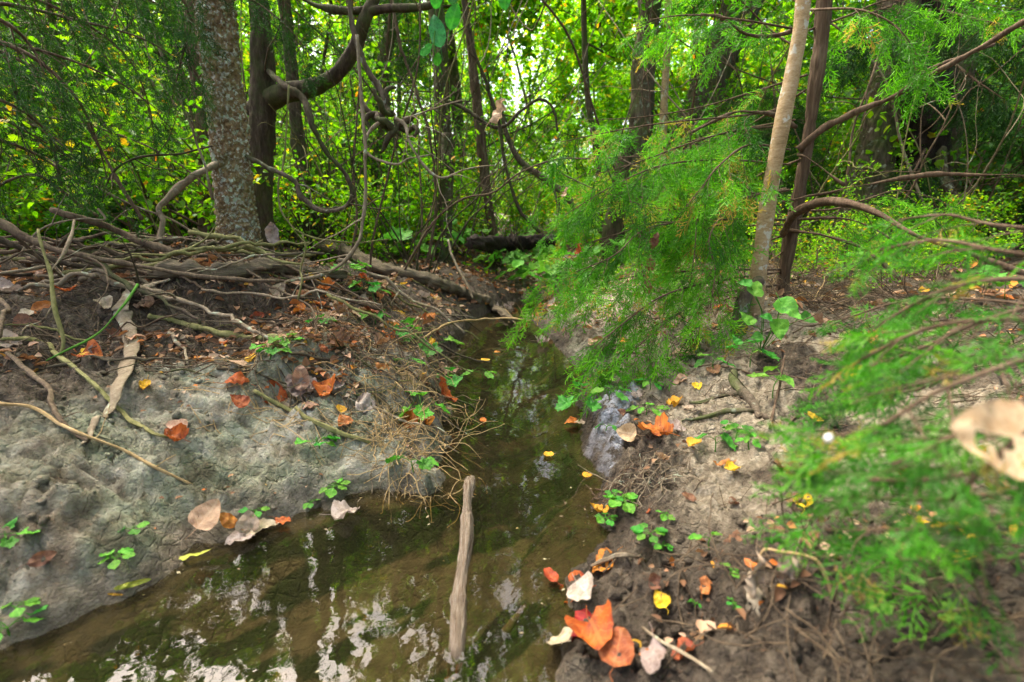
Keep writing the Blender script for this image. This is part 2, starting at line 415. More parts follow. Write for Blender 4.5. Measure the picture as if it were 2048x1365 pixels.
# the drift mound by the lichened trunk, a hollow in the muddy bank
H += .17 * np.exp(-(((X + 1.75) / 1.1) ** 2 + ((Y - 2.45) / .42) ** 2)) + .08 * np.exp(-(((X + 2.6) / .8) ** 2 + ((Y - 2.0) / .5) ** 2))
H -= .05 * np.exp(-(((X - .33) / .07) ** 2 + ((Y - .86) / .07) ** 2)) + .055 * np.exp(-(((X - .27) / .08) ** 2 + ((Y - .66) / .05) ** 2))
H += .02 * fbm(X * .6, Y * .6, 0, 55, 2) * sstep(2, 8, np.hypot(X, Y - 2))
H = np.where(D > .012, np.maximum(H, .006 + .03 * np.clip(DW, 0, 1) + .004 * rough), H)
gl_ = .06 + .035 * np.clip(Y - 4.3, 0, 9) + .42 * np.clip(np.abs(X - (.30 - .10 * (Y - 4.6) + .25 * np.sin(Y * .9))) - .22, 0, 9) + .02 * rough
H = np.where((Y > 4.0) & (D > .0), H + (np.minimum(H, gl_) - H) * sstep(4.0, 4.6, Y), H)
depth = np.clip(-DW, 0, 1)
bed = -.012 - .085 * sstep(0, .22, depth) + .016 * fbm(X * 6, Y * 6, 0, 61, 3) * sstep(.02, .15, depth)
H = np.where(DW <= 0, bed, H)
H = np.where((DW > 0) & (DW < .02) & (D <= .012), np.minimum(H, .01), H)

def hz(x, y):
    x, y = np.atleast_1d(np.asarray(x, float)), np.atleast_1d(np.asarray(y, float))
    i = np.clip(np.searchsorted(GX, x) - 1, 0, len(GX) - 2); j = np.clip(np.searchsorted(GY, y) - 1, 0, len(GY) - 2)
    fx = np.clip((x - GX[i]) / (GX[i + 1] - GX[i]), 0, 1); fy = np.clip((y - GY[j]) / (GY[j + 1] - GY[j]), 0, 1)
    return H[j, i] * (1 - fx) * (1 - fy) + H[j, i + 1] * fx * (1 - fy) + H[j + 1, i] * (1 - fx) * fy + H[j + 1, i + 1] * fx * fy
def dist_creek(x, y): return sdf(np.atleast_1d(np.asarray(x, float)), np.atleast_1d(np.asarray(y, float)))
TS = np.concatenate([np.linspace(.3, 4, 700), np.linspace(4.01, 40, 700)])
def G(u, v, lift=0.0, water=True):
    d = ray(u, v); p = d[None] * TS[:, None]; z = hz(p[:, 0], p[:, 1])
    if water: z = np.maximum(z, 0)
    hit = np.nonzero(CAM_H + p[:, 2] < z)[0]
    k = hit[0] if len(hit) else len(TS) - 1
    q = p[k].copy(); q[2] = z[k] + lift; return q
def on_ground(x, y, lift=0.0): return np.array([x, y, float(hz(x, y)[0]) + lift])
def normal_at(x, y, e=.03):
    n = np.array([float(hz(x - e, y)[0] - hz(x + e, y)[0]), float(hz(x, y - e)[0] - hz(x, y + e)[0]), 2 * e]); return n / np.linalg.norm(n)

nyy, nxx = X.shape
V = np.stack([X, Y, H], -1).reshape(-1, 3)
ii = (np.arange(nyy - 1)[:, None] * nxx + np.arange(nxx - 1)[None]).ravel()
mb = MB().add(V, np.stack([ii, ii + 1, ii + nxx + 1, ii + nxx], -1))
t = NT('soil'); c = t.obco()
clay, sand, wet, alg = (t.attr(k) for k in ('clay', 'sand', 'wet', 'algae'))
n1 = t.noise(7, 6, .6, c); n2 = t.noise(38, 6, .65, c, .3); n3 = t.noise(150, 4, .65, c); n4 = t.noise(16, 5, .6, c, .8)
hum = t.ramp(n2, [(.3, (.026, .019, .012)), (.5, (.075, .057, .038)), (.7, (.17, .138, .098))])
needles = t.maprange(t.noise(60, 5, .7, t.scale(c, (1, 2.6, 1)), 1.2), .60, .66)
hum = t.mix(t.math('MULTIPLY', needles, .7), hum, (.21, .11, .055))
cl = t.ramp(n4, [(.28, (.11, .09, .062)), (.42, (.22, .205, .145)), (.58, (.33, .315, .235)), (.75, (.45, .435, .35))])
cl = t.mix(t.maprange(n1, .40, .62), t.mix(1., cl, (1., .99, 1.06), 'MULTIPLY'), t.mix(1., cl, (.82, .92, .82), 'MULTIPLY'))
cl = t.mix(t.maprange(t.noise(4.2, 6, .68, c), .47, .60), cl, t.mix(1., cl, (.50, .43, .38), 'MULTIPLY'))
cl = t.mix(t.math('MULTIPLY', t.maprange(n3, .60, .68), .6), cl, (.13, .10, .065))
cl = t.mix(t.math('MULTIPLY', needles, .35), cl, (.30, .15, .07))
sa = t.ramp(n2, [(.3, (.14, .11, .075)), (.5, (.29, .24, .165)), (.7, (.44, .385, .29))])
col = t.mix(sand, t.mix(clay, hum, cl), sa)
bl = t.math('MULTIPLY', t.attr('blue'), t.maprange(t.noise(34, 6, .7, c), .40, .54))
col = t.mix(bl, col, t.mix(n3, (.22, .235, .265), (.33, .345, .385)))
bedc = t.ramp(t.noise(22, 5, .6, c), [(.3, (.11, .092, .055)), (.55, (.19, .163, .102)), (.75, (.28, .245, .165))])
bedc = t.mix(alg, bedc, t.mix(t.maprange(n1, .38, .6), (.014, .020, .007), (.028, .06, .006)))
under = t.attr('bed')
col = t.mix(under, col, bedc)
col = t.mix(wet, col, t.mix(1., col, (.42, .38, .36), 'MULTIPLY'))
wv = t.n('ShaderNodeVectorMath', operation='ADD'); t.t.links.new(c, wv.inputs[0])
wn = t.n('ShaderNodeVectorMath', operation='SCALE'); wn.inputs[3].default_value = .05; t.t.links.new(t.noise(14, 4, .6, c, 0, 1), wn.inputs[0]); t.t.links.new(wn.outputs[0], wv.inputs[1])
ck = t.maprange(t.vor(30, wv.outputs[0], 'DISTANCE_TO_EDGE'), 0, .12)
hgt = t.math('ADD', t.math('ADD', t.math('MULTIPLY', n2, .8), t.math('MULTIPLY', n3, .6)), t.math('MULTIPLY', ck, t.maprange(n1, .4, .6, .0, .35)))
t.pbr(col, t.maprange(wet, 0, 1, .92, .45), .3, t.bump(hgt, 1.0, .02)); M['soil'] = t.m
ground = obj('ground', mb.mesh('ground', M['soil'])); tag(ground, kind='structure')
def gattr(name, a):
    x = ground.data.attributes.new(name, 'FLOAT', 'POINT'); x.data.foreach_set('value', np.clip(a, 0, 1).astype(np.float32).ravel())
nn = fbm(X * 5, Y * 5, 0, 71, 4); nb = fbm(X * 2, Y * 2, 0, 72, 3)
gattr('clay', (1 - side) * sstep(.62, .34, DW + .16 * nb + .05 * nn) * sstep(2.3, 1.6, Y + .2 * nn) + side * .5 * sstep(.1, .5, nb + .2 * nn) * sstep(1.6, .5, DW) * sstep(.9, 1.3, Y))
gattr('sand', side * sstep(.0, .35, nb + .4 * nn + .42) * sstep(.72, 1.0, Y + .1 * nn) * sstep(.12, .3, DW) * sstep(1.5, .8, DW) * .85 + (1 - side) * sstep(.05, .015, DW) * sstep(1.15, .95, Y))
gattr('wet', np.maximum(sstep(.075, .01, DW + .03 * nn) * (.75 + .25 * np.maximum(side, sstep(1.0, 1.3, Y))), side * sstep(1.0, .75, Y + .1 * nb) * sstep(.75, .3, DW) * .45))
gattr('blue', sstep(.25, .7, RB + .25 * nn) * side)
gattr('bed', sstep(.004, -.004, DW))
ca, sa_ = math.cos(R(36)), math.sin(R(36))
U_, V_ = X * ca + Y * sa_, -X * sa_ + Y * ca
flow = fbm(U_ * 3.2, V_ * 9.5, 0, 81, 4, .55)
alg_a = sstep(.04, .26, flow + .06 - .35 * sstep(.05, .0, depth)) * sstep(.015, .06, depth)
alg_b = sstep(-.25, .35, fbm(X * 7, Y * 4, 0, 83, 4) + .25) * sstep(1.0, 1.4, Y) * sstep(.0, .05, depth)
gattr('algae', np.maximum(alg_a, alg_b * .7) * .95)

# crumbs of clay and soil lying on the banks
ICO = np.array([(0, 0, 1), (.894, 0, .447), (.276, .851, .447), (-.724, .526, .447), (-.724, -.526, .447), (.276, -.851, .447), (.724, .526, -.447), (-.276, .851, -.447), (-.894, 0, -.447), (-.276, -.851, -.447), (.724, -.526, -.447), (0, 0, -1)])
ICF = np.array([(0, 1, 2), (0, 2, 3), (0, 3, 4), (0, 4, 5), (0, 5, 1), (1, 6, 2), (2, 7, 3), (3, 8, 4), (4, 9, 5), (5, 10, 1), (2, 6, 7), (3, 7, 8), (4, 8, 9), (5, 9, 10), (1, 10, 6), (6, 11, 7), (7, 11, 8), (8, 11, 9), (9, 11, 10), (10, 11, 6)])
r = np.random.default_rng(31); n = 9000
cx_ = r.uniform(-1.9, 1.5, n); cy_ = .5 + 2.4 * r.random(n) ** 1.5; dd_ = sdf(cx_, cy_)
k = (dd_ > .015) & (r.random(n) < np.exp(-np.clip(dd_ - .15, 0, 9) * 1.6)) & (fbm(cx_ * 4, cy_ * 4, 0, 32, 3) > -.25); cx_, cy_ = cx_[k], cy_[k]; n = len(cx_)
sz_ = .0022 + .012 * r.random(n) ** 4.5
V = ICO[None] * (1 + .5 * (r.random((n, 12, 1)) - .5)) * (sz_[:, None] * (.7 + .6 * r.random((n, 3))))[:, None]
V = V + np.stack([cx_, cy_, hz(cx_, cy_) + sz_ * .15], 1)[:, None]
cb = MB().add(V.reshape(-1, 3), None, (ICF[None] + 12 * np.arange(n)[:, None, None]).reshape(-1, 3))
crumbs = tag(obj('soil_crumbs', cb.mesh('soil_crumbs', M['soil'], smooth=False)), kind='stuff')
def gsample(A, x, y): return A[np.clip(np.searchsorted(GY, y), 0, len(GY) - 1), np.clip(np.searchsorted(GX, x), 0, len(GX) - 1)]
for nm_ in ('clay', 'sand', 'wet', 'blue'):
    A = np.empty(len(GX) * len(GY), np.float32); ground.data.attributes[nm_].data.foreach_get('value', A)
    x = crumbs.data.attributes.new(nm_, 'FLOAT', 'POINT'); x.data.foreach_set('value', np.repeat(gsample(A.reshape(len(GY), len(GX)), cx_, cy_), 12).astype(np.float32))

# water: a thin clear film that mirrors at a slant, over the bed
t = NT('creek_water'); c = t.obco()
lw = t.n('ShaderNodeFresnel'); lw.inputs['IOR'].default_value = 1.33
bp = t.bump(t.math('ADD', t.noise(5, 2, .5, c), t.math('MULTIPLY', t.noise(24, 2, .5, c), .16)), .12, .012)
t.t.links.new(bp, lw.inputs['Normal'])
tr = t.n('ShaderNodeBsdfTransparent'); tr.inputs[0].default_value = (.70, .66, .50, 1)
gl = t.n('ShaderNodeBsdfGlossy'); gl.inputs['Roughness'].default_value = .0; t.t.links.new(bp, gl.inputs['Normal'])
ms = t.n('ShaderNodeMixShader'); t.t.links.new(t.math('MULTIPLY_ADD', lw.outputs[0], 1.1, .01), ms.inputs[0])
df = t.n('ShaderNodeBsdfDiffuse'); df.inputs[0].default_value = (.15, .145, .075, 1)
mt_ = t.n('ShaderNodeMixShader'); mt_.inputs[0].default_value = .02; t.t.links.new(tr.outputs[0], mt_.inputs[1]); t.t.links.new(df.outputs[0], mt_.inputs[2])
t.t.links.new(mt_.outputs[0], ms.inputs[1]); t.t.links.new(gl.outputs[0], ms.inputs[2]); t.t.links.new(ms.outputs[0], t.out.inputs[0])
M['water'] = t.m
wb = MB().add([(-3.6, -2.6, 0), (.6, -2.6, 0), (.6, 4.7, 0), (-3.6, 4.7, 0)], [(0, 1, 2, 3)])
tag(obj('water', wb.mesh('water', M['water'], smooth=False)), kind='structure')

r = np.random.default_rng(52); n = 5000
xx = r.uniform(-1.3, .5, n); yy = r.uniform(.5, 3.9, n); dd_ = sdf(xx, yy); k = (dd_ < -.006) & (r.random(n) < .10 + .9 * np.exp(dd_ / .035)); xx, yy = xx[k], yy[k]; n = len(xx)
sz_ = .0012 + .004 * r.random(n) ** 3; an = r.random(n) * 6.28
V = np.stack([np.stack([xx + sz_ * e * np.cos(an + q), yy + sz_ * e * np.sin(an + q), np.full(n, .0012)], 1) for q, e in ((0, 1.5), (1.7, .6), (3.2, 1.3), (4.8, .7))], 1)
sb = MB().add(V.reshape(-1, 3), np.arange(n * 4).reshape(-1, 4), None, np.repeat(r.random(n), 4))
t = NT('scum'); t.pbr(t.ramp(t.attr('rnd'), [(0, (.06, .045, .025)), (.5, (.17, .13, .075)), (.85, (.30, .26, .16)), (1, (.40, .24, .05))]), .8, .2); M['scum'] = t.m
tag(obj('floating_specks', sb.mesh('floating_specks', M['scum'], smooth=False)), kind='stuff')

# ------------------------------------------------------------------ vegetation builders
def unit(v): v = np.asarray(v, float); return v / (np.linalg.norm(v, axis=-1, keepdims=True) + 1e-12)

def add_leaves(mb, Pp, Dd, Ll, wid=.55, up=.6, fold=.25, r=rng):
    """ovate leaf blades, each two quads folded on the midrib, hanging from points Pp along Dd"""
    n = len(Pp)
    Ll = np.broadcast_to(Ll, (n,))[:, None]
    nrm = unit(r.standard_normal((n, 3)) * (1 - up) + np.array([0, 0, up]))
    sd = unit(np.cross(Dd, nrm)); nrm = np.cross(sd, Dd)
    w_ = wid * (.8 + .4 * r.random((n, 1))) * Ll
    b, tp = Pp, Pp + Dd * Ll - nrm * Ll * .12
    l1 = Pp + Dd * Ll * .28 + sd * w_ * .5 + nrm * w_ * fold; l2 = Pp + Dd * Ll * .68 + sd * w_ * .36 + nrm * w_ * fold * .6
    r1 = Pp + Dd * Ll * .28 - sd * w_ * .5 + nrm * w_ * fold; r2 = Pp + Dd * Ll * .68 - sd * w_ * .36 + nrm * w_ * fold * .6
    V = np.stack([b, l1, l2, tp, r2, r1], 1).reshape(-1, 3)
    i = np.arange(n)[:, None] * 6
    Q = np.concatenate([i + [0, 3, 2, 1], i + [0, 5, 4, 3]])
    mb.add(V, Q, None, np.repeat(r.random(n), 6))

def wander(p0, d0, length, n, wob, grav, r):
    p, d = np.array(p0, float), unit(d0); out = [p.copy()]; s = length / n
    for k in range(n):
        d = unit(d + wob * r.standard_normal(3) + np.array([0, 0, grav])); p = p + d * s; out.append(p.copy())
    return np.array(out)

def grow(wood, tips, p0, d0, length, r0, level, r, wob=.16, grav=.02, nb=5, spread=.9, sides=6, lo=.3):
    path = wander(p0, d0, length, 5 if level else 7, wob, grav, r)
    path = catmull(path, 10 if level >= 2 else 6)
    rad = np.linspace(r0, r0 * (.35 if level else .2), len(path))
    tube(wood, path, rad, sides if level >= 2 else 4, cap=False)
    if level == 0:
        tips.append(path); return
    for k in range(nb):
        f = lo + (1 - lo) * (k + r.random() * .8) / nb
        i = min(int(f * (len(path) - 1)), len(path) - 2)
        q = path[i] + (path[i + 1] - path[i]) * (f * (len(path) - 1) - i); d = unit(path[i + 1] - path[i])
        sd = unit(np.cross(d, r.standard_normal(3)))
        grow(wood, tips, q, unit(d * (1.1 - spread * .6) + sd * spread), length * (.62 - .25 * f) * (.8 + .5 * r.random()), max(rad[i] * .55, .0025), level - 1, r, wob * 1.25, grav * .5, max(3, nb - 1), spread, sides, .25)

def leaf_cloud(tips, per, L, r, mb=None, jit=.06, down=.35, wid=.6):
    mb = mb or MB()
    pts = np.concatenate([t[1:] for t in tips])
    idx = r.integers(0, len(pts), per)
    Pp = pts[idx] + r.standard_normal((per, 3)) * jit
    Dd = unit(r.standard_normal((per, 3)) * [1, 1, .6] - [0, 0, down])
    add_leaves(mb, Pp, Dd, L * (.6 + .7 * r.random(per)), wid, r=r)
    return mb

def broadleaf(name, label, seed, height, r0, nleaf, L, leafmat, barkmat, lean=.1, low=.18, levels=2, nb=9, spread=1.0, group=None, cat='tree', limb=.33):
    r = np.random.default_rng(seed)
    root = thing(name, label, cat, (0, 0, 0), group)
    wood, tips = MB(), []
    trunk = catmull(wander((0, 0, -.15), (lean * r.standard_normal(), lean * r.standard_normal(), 1), height, 7, .07, .05, r), 26)
    rad = r0 * (1 - .8 * np.linspace(0, 1, 26)) * (1 + .5 * np.exp(-np.linspace(0, 26, 26)))
    th = np.linspace(0, 2 * np.pi, 12, endpoint=False)
    dsp = r0 * .12 * fbm(np.cos(th)[None] * 2 + 0 * trunk[:, :1], np.sin(th)[None] * 2 + 0 * trunk[:, :1], trunk[:, 2:3] * 1.5, seed, 3)
    tube(wood, trunk, rad, 12, disp=dsp)
    for k in range(nb):
        f = low + (1 - low) * (k + r.random()) / nb; i = min(int(f * 25), 24)
        a = r.random() * 6.28
        grow(wood, tips, trunk[i], (math.cos(a), math.sin(a), .25 + .5 * r.random()), height * limb * (1.15 - .75 * f) * (.7 + .6 * r.random()), rad[i] * .5, levels - 1, r, .2, .0, 6, spread)
    part('trunk', wood, M[barkmat], root)
    part('crown', leaf_cloud(tips, nleaf, L, r), M[leafmat], root)
    ALLKIDS[root.name] = list(root.children)
    return root

# cedar spray: flattened fans of thin scale-leaved branchlets
def sprig_template(seed):
    r = np.random.default_rng(seed); segs = []
    ax = lambda t: np.array([t, .06 * math.sin(3 * t + seed), -.22 * t * t])
    for a, b in ((0, .35), (.35, .7), (.7, 1.0)): segs.append((ax(a), ax(b), .024))
    for k in range(9):
        t = .10 + .86 * k / 9; s = 1 if k % 2 else -1; ang = R(38 + 16 * r.random()) * s
        ln = (.42 * (1 - .62 * t) + .08) * (.8 + .4 * r.random()); d = np.array([math.cos(ang), math.sin(ang), -.15 - .25 * r.random() + .2 * r.standard_normal()]); d /= np.linalg.norm(d)
        p = ax(t); q = p + d * ln; segs.append((p, q, .026))
        for m in range(3):
            f = .3 + .27 * m; s2 = 1 if m % 2 else -1; a2 = ang + R(38) * s2 * (.7 + .6 * r.random())
            d2 = unit(np.array([math.cos(a2), math.sin(a2), -.25 + .3 * r.standard_normal()]))
            segs.append((p + (q - p) * f, p + (q - p) * f + d2 * ln * (.50 - .06 * m), .024))
    V, T = [], []
    for a, b, wd in segs:
        d = unit(b - a); n = unit(np.cross(d, unit(r.standard_normal(3)))); k = len(V)
        m = a + (b - a) * .55
        V += [a - n * wd * .35, a + n * wd * .35, m + n * wd * .62, b, m - n * wd * .62]
        T += [(k, k + 1, k + 2), (k, k + 2, k + 4), (k + 4, k + 2, k + 3)]
    return np.array(V), np.array(T)
SPRIGS = [sprig_template(s) for s in range(5)]

def add_sprigs(mb, Pp, Dd, size, r, roll=.9, tone=None):
    n = len(Pp); which = r.integers(0, 5, n); size = np.broadcast_to(size, (n,))
    Dd = unit(Dd)
    up = unit(np.array([0, 0, 1.]) + roll * r.standard_normal((n, 3)))
    sd = unit(np.cross(up, Dd)); nn_ = np.cross(Dd, sd); rv = r.random(n)
    for k in range(5):
        m = np.nonzero(which == k)[0]
        if not len(m): continue
        V, T = SPRIGS[k]
        W = Pp[m][:, None] + size[m][:, None, None] * (V[None, :, :1] * Dd[m][:, None] + V[None, :, 1:2] * sd[m][:, None] + V[None, :, 2:] * nn_[m][:, None])
        mb.add(W.reshape(-1, 3), None, (T[None] + (np.arange(len(m)) * len(V))[:, None, None]).reshape(-1, 3), np.clip(np.repeat((tone[m] if tone is not None else rv[m]) + .16 * r.standard_normal(len(m)), len(V)) + .18 * (np.tile(V[:, 0], len(m)) - .5), 0, 1))

def cedar_bough(parent, path, r0, seed, foliage='cedar', dens=1.0, size=.10, sec=(.16, .34), droop=.5, bare=.15, every=.055, wood='bark_cedar', step=.032):
    r = np.random.default_rng(seed)
    path = np.asarray(path, float); s = np.concatenate([[0], np.cumsum(np.linalg.norm(np.diff(path, axis=0), axis=1))]); tot = s[-1]
    n = max(10, int(tot / .05)); pth = catmull(path, n)
    wd, fo = MB(), MB(); rad = np.linspace(r0, max(.0016, r0 * .18), n)
    tube(wd, pth, rad, 7)
    PP, DD, TN = [], [], []
    k = 0; pos = tot * bare
    while pos < tot:
        f = pos / tot * (n - 1); i = min(int(f), n - 2); q = pth[i] + (pth[i + 1] - pth[i]) * (f - i); d = unit(pth[i + 1] - pth[i])
        sd = unit(np.cross(d, [0, 0, 1]) + .01) * (1 if k % 2 else -1)
        ln = (sec[0] + (sec[1] - sec[0]) * r.random()) * (1 - .45 * pos / tot)
        if r.random() < dens:
            br = wander(q, unit(d * .75 + sd * (.5 + .5 * r.random()) + np.array([0, 0, -.1 - droop * .8 * r.random()])), ln, 5, .10, -droop * .28, r)
            tube(wd, br, np.linspace(max(.0012, rad[i] * .4), .0007, len(br)), 4, cap=False)
            bl = catmull(br, max(4, int(ln / step))); tn = .5 + .22 * r.standard_normal()
            for j in range(1, len(bl)):
                dd = unit(bl[j] - bl[j - 1])
                for sg in (-1, 1):
                    if j < 2 and r.random() < .5: continue
                    s3 = unit(np.cross(dd, [.2 * r.standard_normal(), .2 * r.standard_normal(), 1]) + 1e-6) * sg
                    TN.append(tn - .18 + .3 * j / len(bl)); PP.append(bl[j]); DD.append(dd * .9 + s3 * (.35 + .4 * r.random()) + np.array([0, 0, -.25 * droop]) + .12 * r.standard_normal(3))
            PP.append(bl[-1]); DD.append(unit(bl[-1] - bl[-2])); TN.append(tn + .15)
        pos += every * (.7 + .6 * r.random()); k += 1
    PP.append(pth[-1]); DD.append(pth[-1] - pth[-2]); TN.append(.7)
    PP, DD = np.array(PP), np.array(DD)
    add_sprigs(fo, PP, DD, size * (.65 + .7 * r.random(len(PP))), r, tone=np.array(TN))
    b = part('bough', wd, M[wood], parent)
    fo_ = part('foliage', fo, M[foliage], b, off=parent.location)
    return b

def px_path(pts): return np.array([P(*q) for q in pts])

# ------------------------------------------------------------------ the main trunks
def trunk_mesh(mb, pts, sides=36, ring=.02, kind='furrow', seed=0, amp=.012, extra_top=None, base=None):
    """pts: (u, v, width in px, distance). Real bark relief on the surface."""
    c = np.array([P(u, v, Yd) for u, v, wd, Yd in pts]); rr = np.array([wd / 2 * dep(u, v, Yd) / FPX for u, v, wd, Yd in pts])
    if extra_top is not None:
        sg = np.linalg.norm(c[-1] - c[-2]); m = max(1, int(np.linalg.norm(extra_top[0] - c[-1]) / sg)); ff = (np.arange(m) + 1) / m
        dr_ = (c[-1] - c[-2]) / sg; tot = np.linalg.norm(extra_top[0] - c[-1])
        ex = c[-1] + ff[:, None] * (1 - ff[:, None]) * dr_ * tot + ff[:, None] ** 2 * (extra_top[0] - c[-1])
        rr = np.append(rr, rr[-1] + (extra_top[1] - rr[-1]) * ff); c = np.vstack([c, ex])
    if base is not None: c = np.vstack([base[0], c]); rr = np.insert(rr, 0, base[1])
    ln = np.linalg.norm(np.diff(c, axis=0), axis=1).sum(); n = int(min(700 if kind == 'plates' else 260, max(16, ln / ring)))
    path = catmull(c, n); rad = np.clip(catmull(np.stack([rr, rr, rr], 1), n)[:, 0], .003, None)
    s = np.concatenate([[0], np.cumsum(np.linalg.norm(np.diff(path, axis=0), axis=1))])
    th = np.linspace(0, 2 * np.pi, sides, endpoint=False)
    TH, S = np.meshgrid(th, s); Rm = rad.mean()
    cx, sx_ = np.cos(TH) * Rm, np.sin(TH) * Rm
    if kind == 'plates':
        per = 24
        a = TH / (2 * np.pi) * per + .35 * fbm(cx * 20, sx_ * 20, S * 20, seed, 2); b = S * 42 + .5 * fbm(cx * 30, sx_ * 30, S * 30, seed + 3, 2)
        f1, f2, ci = worley(a, b, seed, per)
        d = amp * (sstep(0, .35, f2 - f1) * (.5 + .9 * ci) - .5) + amp * 1.0 * fbm(cx * 9, sx_ * 9, S * 6, seed + 5, 3)
    elif kind == 'furrow':
        a = TH / (2 * np.pi) * max(8, int(2 * np.pi * Rm / .022)); per = max(8, int(2 * np.pi * Rm / .022))
        f1, f2, ci = worley(a + .5 * fbm(cx * 12, sx_ * 12, S * 5, seed, 2), S * 5.5 + .3 * fbm(cx * 20, sx_ * 20, S * 20, seed + 1, 2), seed, per)
        d = amp * (sstep(0, .4, f2 - f1) * (.6 + .6 * ci) - .4) + amp * 1.4 * fbm(cx * 5, sx_ * 5, S * 2.5, seed + 5, 3)
    else:
        d = amp * fbm(cx * 14, sx_ * 14, S * 6, seed, 4)
        if Rm < .02:
            wb_ = np.stack([.6 * fbm(s * 4, 0 * s + k * 9.1, 0, seed + 70 + k, 2) + .35 * fbm(s * 15, 0 * s + k * 5.3, 0, seed + 80 + k, 3) for k in range(3)], 1) * np.minimum(.012, Rm * 1.1) * np.minimum(1, s / .1)[:, None]
            path = path + wb_; rad = rad * (1 + .18 * fbm(s * 22, 0 * s, 0, seed + 90, 2) + .5 * np.clip(fbm(s * 9, 0 * s + 4, 0, seed + 91, 1) - .55, 0, 1))
    tube(mb, path, rad, sides, disp=d)
    return path, rad

def main_tree(name, label, pts, barkmat, kind, amp, seed, sides=36, ring=.02, top=None, base=None, cat='tree'):
    b0 = P(pts[-1][0], pts[-1][1], pts[-1][3])
    g = on_ground(b0[0], b0[1])
    root = thing(name, label, cat, tuple(g))
    mb = MB(); pts = pts[::-1]
    rr = pts[0][2] / 2 * dep(pts[0][0], pts[0][1], pts[0][3]) / FPX
    bs = (np.array([b0[0], b0[1], g[2] - .12]), rr * 1.3) if base is None and b0[2] > g[2] - .02 else base
    path, rad = trunk_mesh(mb, pts, sides, ring, kind, seed, amp, top, bs)
    return root, mb, path, rad

def limb(mb, pts, seed, sides=14, ring=.03, kind='plain', amp=.006):
    return trunk_mesh(mb, pts, sides, ring, kind, seed, amp)

# lichened trunk
root, mb, pa, ra = main_tree('lichened_tree', 'stout pale tan trunk crusted with white lichen behind the drift wood', [(425, -40, 66, 3.0), (436, 80, 65, 3.0), (450, 200, 64, 3.0), (462, 320, 66, 3.0), (474, 430, 70, 3.0), (482, 500, 80, 3.0), (486, 530, 92, 3.0)], 'bark_lichen', 'plates', .0145, 3, 110, .0088, (np.array([-2.15, 3.3, 6.0]), .06))
part('trunk', mb, M['bark_lichen'], root)
wood, tips = MB(), []
r = np.random.default_rng(5)
for k in range(9):
    a = r.random() * 6.28; i = -1
    grow(wood, tips, pa[i] * (1 - .0) - np.array([0, 0, .25 * k]), (math.cos(a), math.sin(a), .4), 1.6, .03, 1, r, nb=5)
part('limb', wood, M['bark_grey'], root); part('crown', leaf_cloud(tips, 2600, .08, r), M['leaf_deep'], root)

# the bent-limbed tree beside it
root, mb, pa, ra = main_tree('bent_limb_tree', 'dark tree with one thick limb curving upward, close behind the lichened trunk', [(522, 60, 30, 3.7), (526, 150, 38, 3.7), (524, 260, 42, 3.65), (518, 380, 44, 3.6), (516, 470, 52, 3.6), (516, 520, 66, 3.6)], 'bark_dark', 'furrow', .010, 13, 40, .02, (np.array([-2.1, 3.9, 3.6]), .04))
limb(mb, [(506, 222, 34, 3.78), (540, 200, 38, 3.68), (572, 186, 35, 3.6), (625, 176, 32, 3.5), (672, 150, 30, 3.4), (708, 100, 28, 3.35), (728, 45, 27, 3.3), (748, 0, 25, 3.3), (775, -60, 22, 3.3)], 14, 18, .02, 'furrow', .006)
limb(mb, [(728, 22, 14, 3.3), (690, 22, 13, 3.3), (640, 14, 12, 3.35), (600, -8, 9, 3.4)], 15)
limb(mb, [(735, 24, 20, 3.3), (775, 18, 17, 3.25), (820, 16, 14, 3.2), (862, 10, 12, 3.15), (900, -18, 9, 3.1)], 16)
limb(mb, [(522, 128, 12, 3.86), (560, 165, 14, 3.4), (605, 195, 13, 3.3), (625, 250, 12, 3.2), (650, 300, 10, 3.2), (690, 350, 9, 3.2), (702, 400, 8, 3.2), (670, 420, 7, 3.2), (630, 420, 6, 3.2), (600, 380, 5, 3.2)], 17)
part('trunk', mb, M['bark_dark'], root)
for q, sd in (((650, 60, 3.3), 3), ((560, 30, 3.4), 4)):
    pass

# mid-distance trunks
def simple_trunk(name, label, pts, barkmat, amp, seed, top=None, kind='furrow', sides=22, limbs=(), crown=None, extra=None):
    root, mb, pa, ra = main_tree(name, label, pts, barkmat, kind, amp, seed, sides, .03, top)
    for l in limbs: limb(mb, l, seed + 50, 9, .04)
    r = np.random.default_rng(seed)
    tips = []
    if crown:
        for k in range(crown[0]):
            a = r.random() * 6.28; z = crown[2] + (crown[3] - crown[2]) * r.random()
            i = int(np.argmin(abs(pa[:, 2] - z)))
            grow(mb, tips, pa[i], (math.cos(a), math.sin(a), .3 * r.standard_normal()), crown[4] * (.6 + .6 * r.random()), ra[i] * .3 + .006, 1, r, nb=5)
    part('trunk', mb, M[barkmat], root)
    if crown: part('crown', leaf_cloud(tips, crown[1], crown[5], r), M[crown[6]], root)
    return root
up = lambda x, y, z, r_=.04: (np.array([x, y, z]), r_)
simple_trunk('broken_stump', 'grey brown dead trunk snapped off flat, in the thicket at the head of the water', [(897, 268, 28, 5.2), (894, 330, 29, 5.2), (888, 430, 32, 5.2), (884, 550, 40, 5.2)], 'bark_grey', .010, 23)
simple_trunk('straight_oak', 'tall straight grey furrowed trunk rising behind the feathery cedar', [(1302, -40, 44, 5.6), (1294, 60, 44, 5.6), (1286, 160, 45, 5.6), (1282, 260, 46, 5.6), (1276, 360, 48, 5.6), (1270, 560, 66, 5.6)], 'bark_grey', .013, 24, up(1.9, 5.8, 8), sides=36, crown=(10, 4200, 3.4, 7.5, 1.6, .09, 'leaf_bright'))
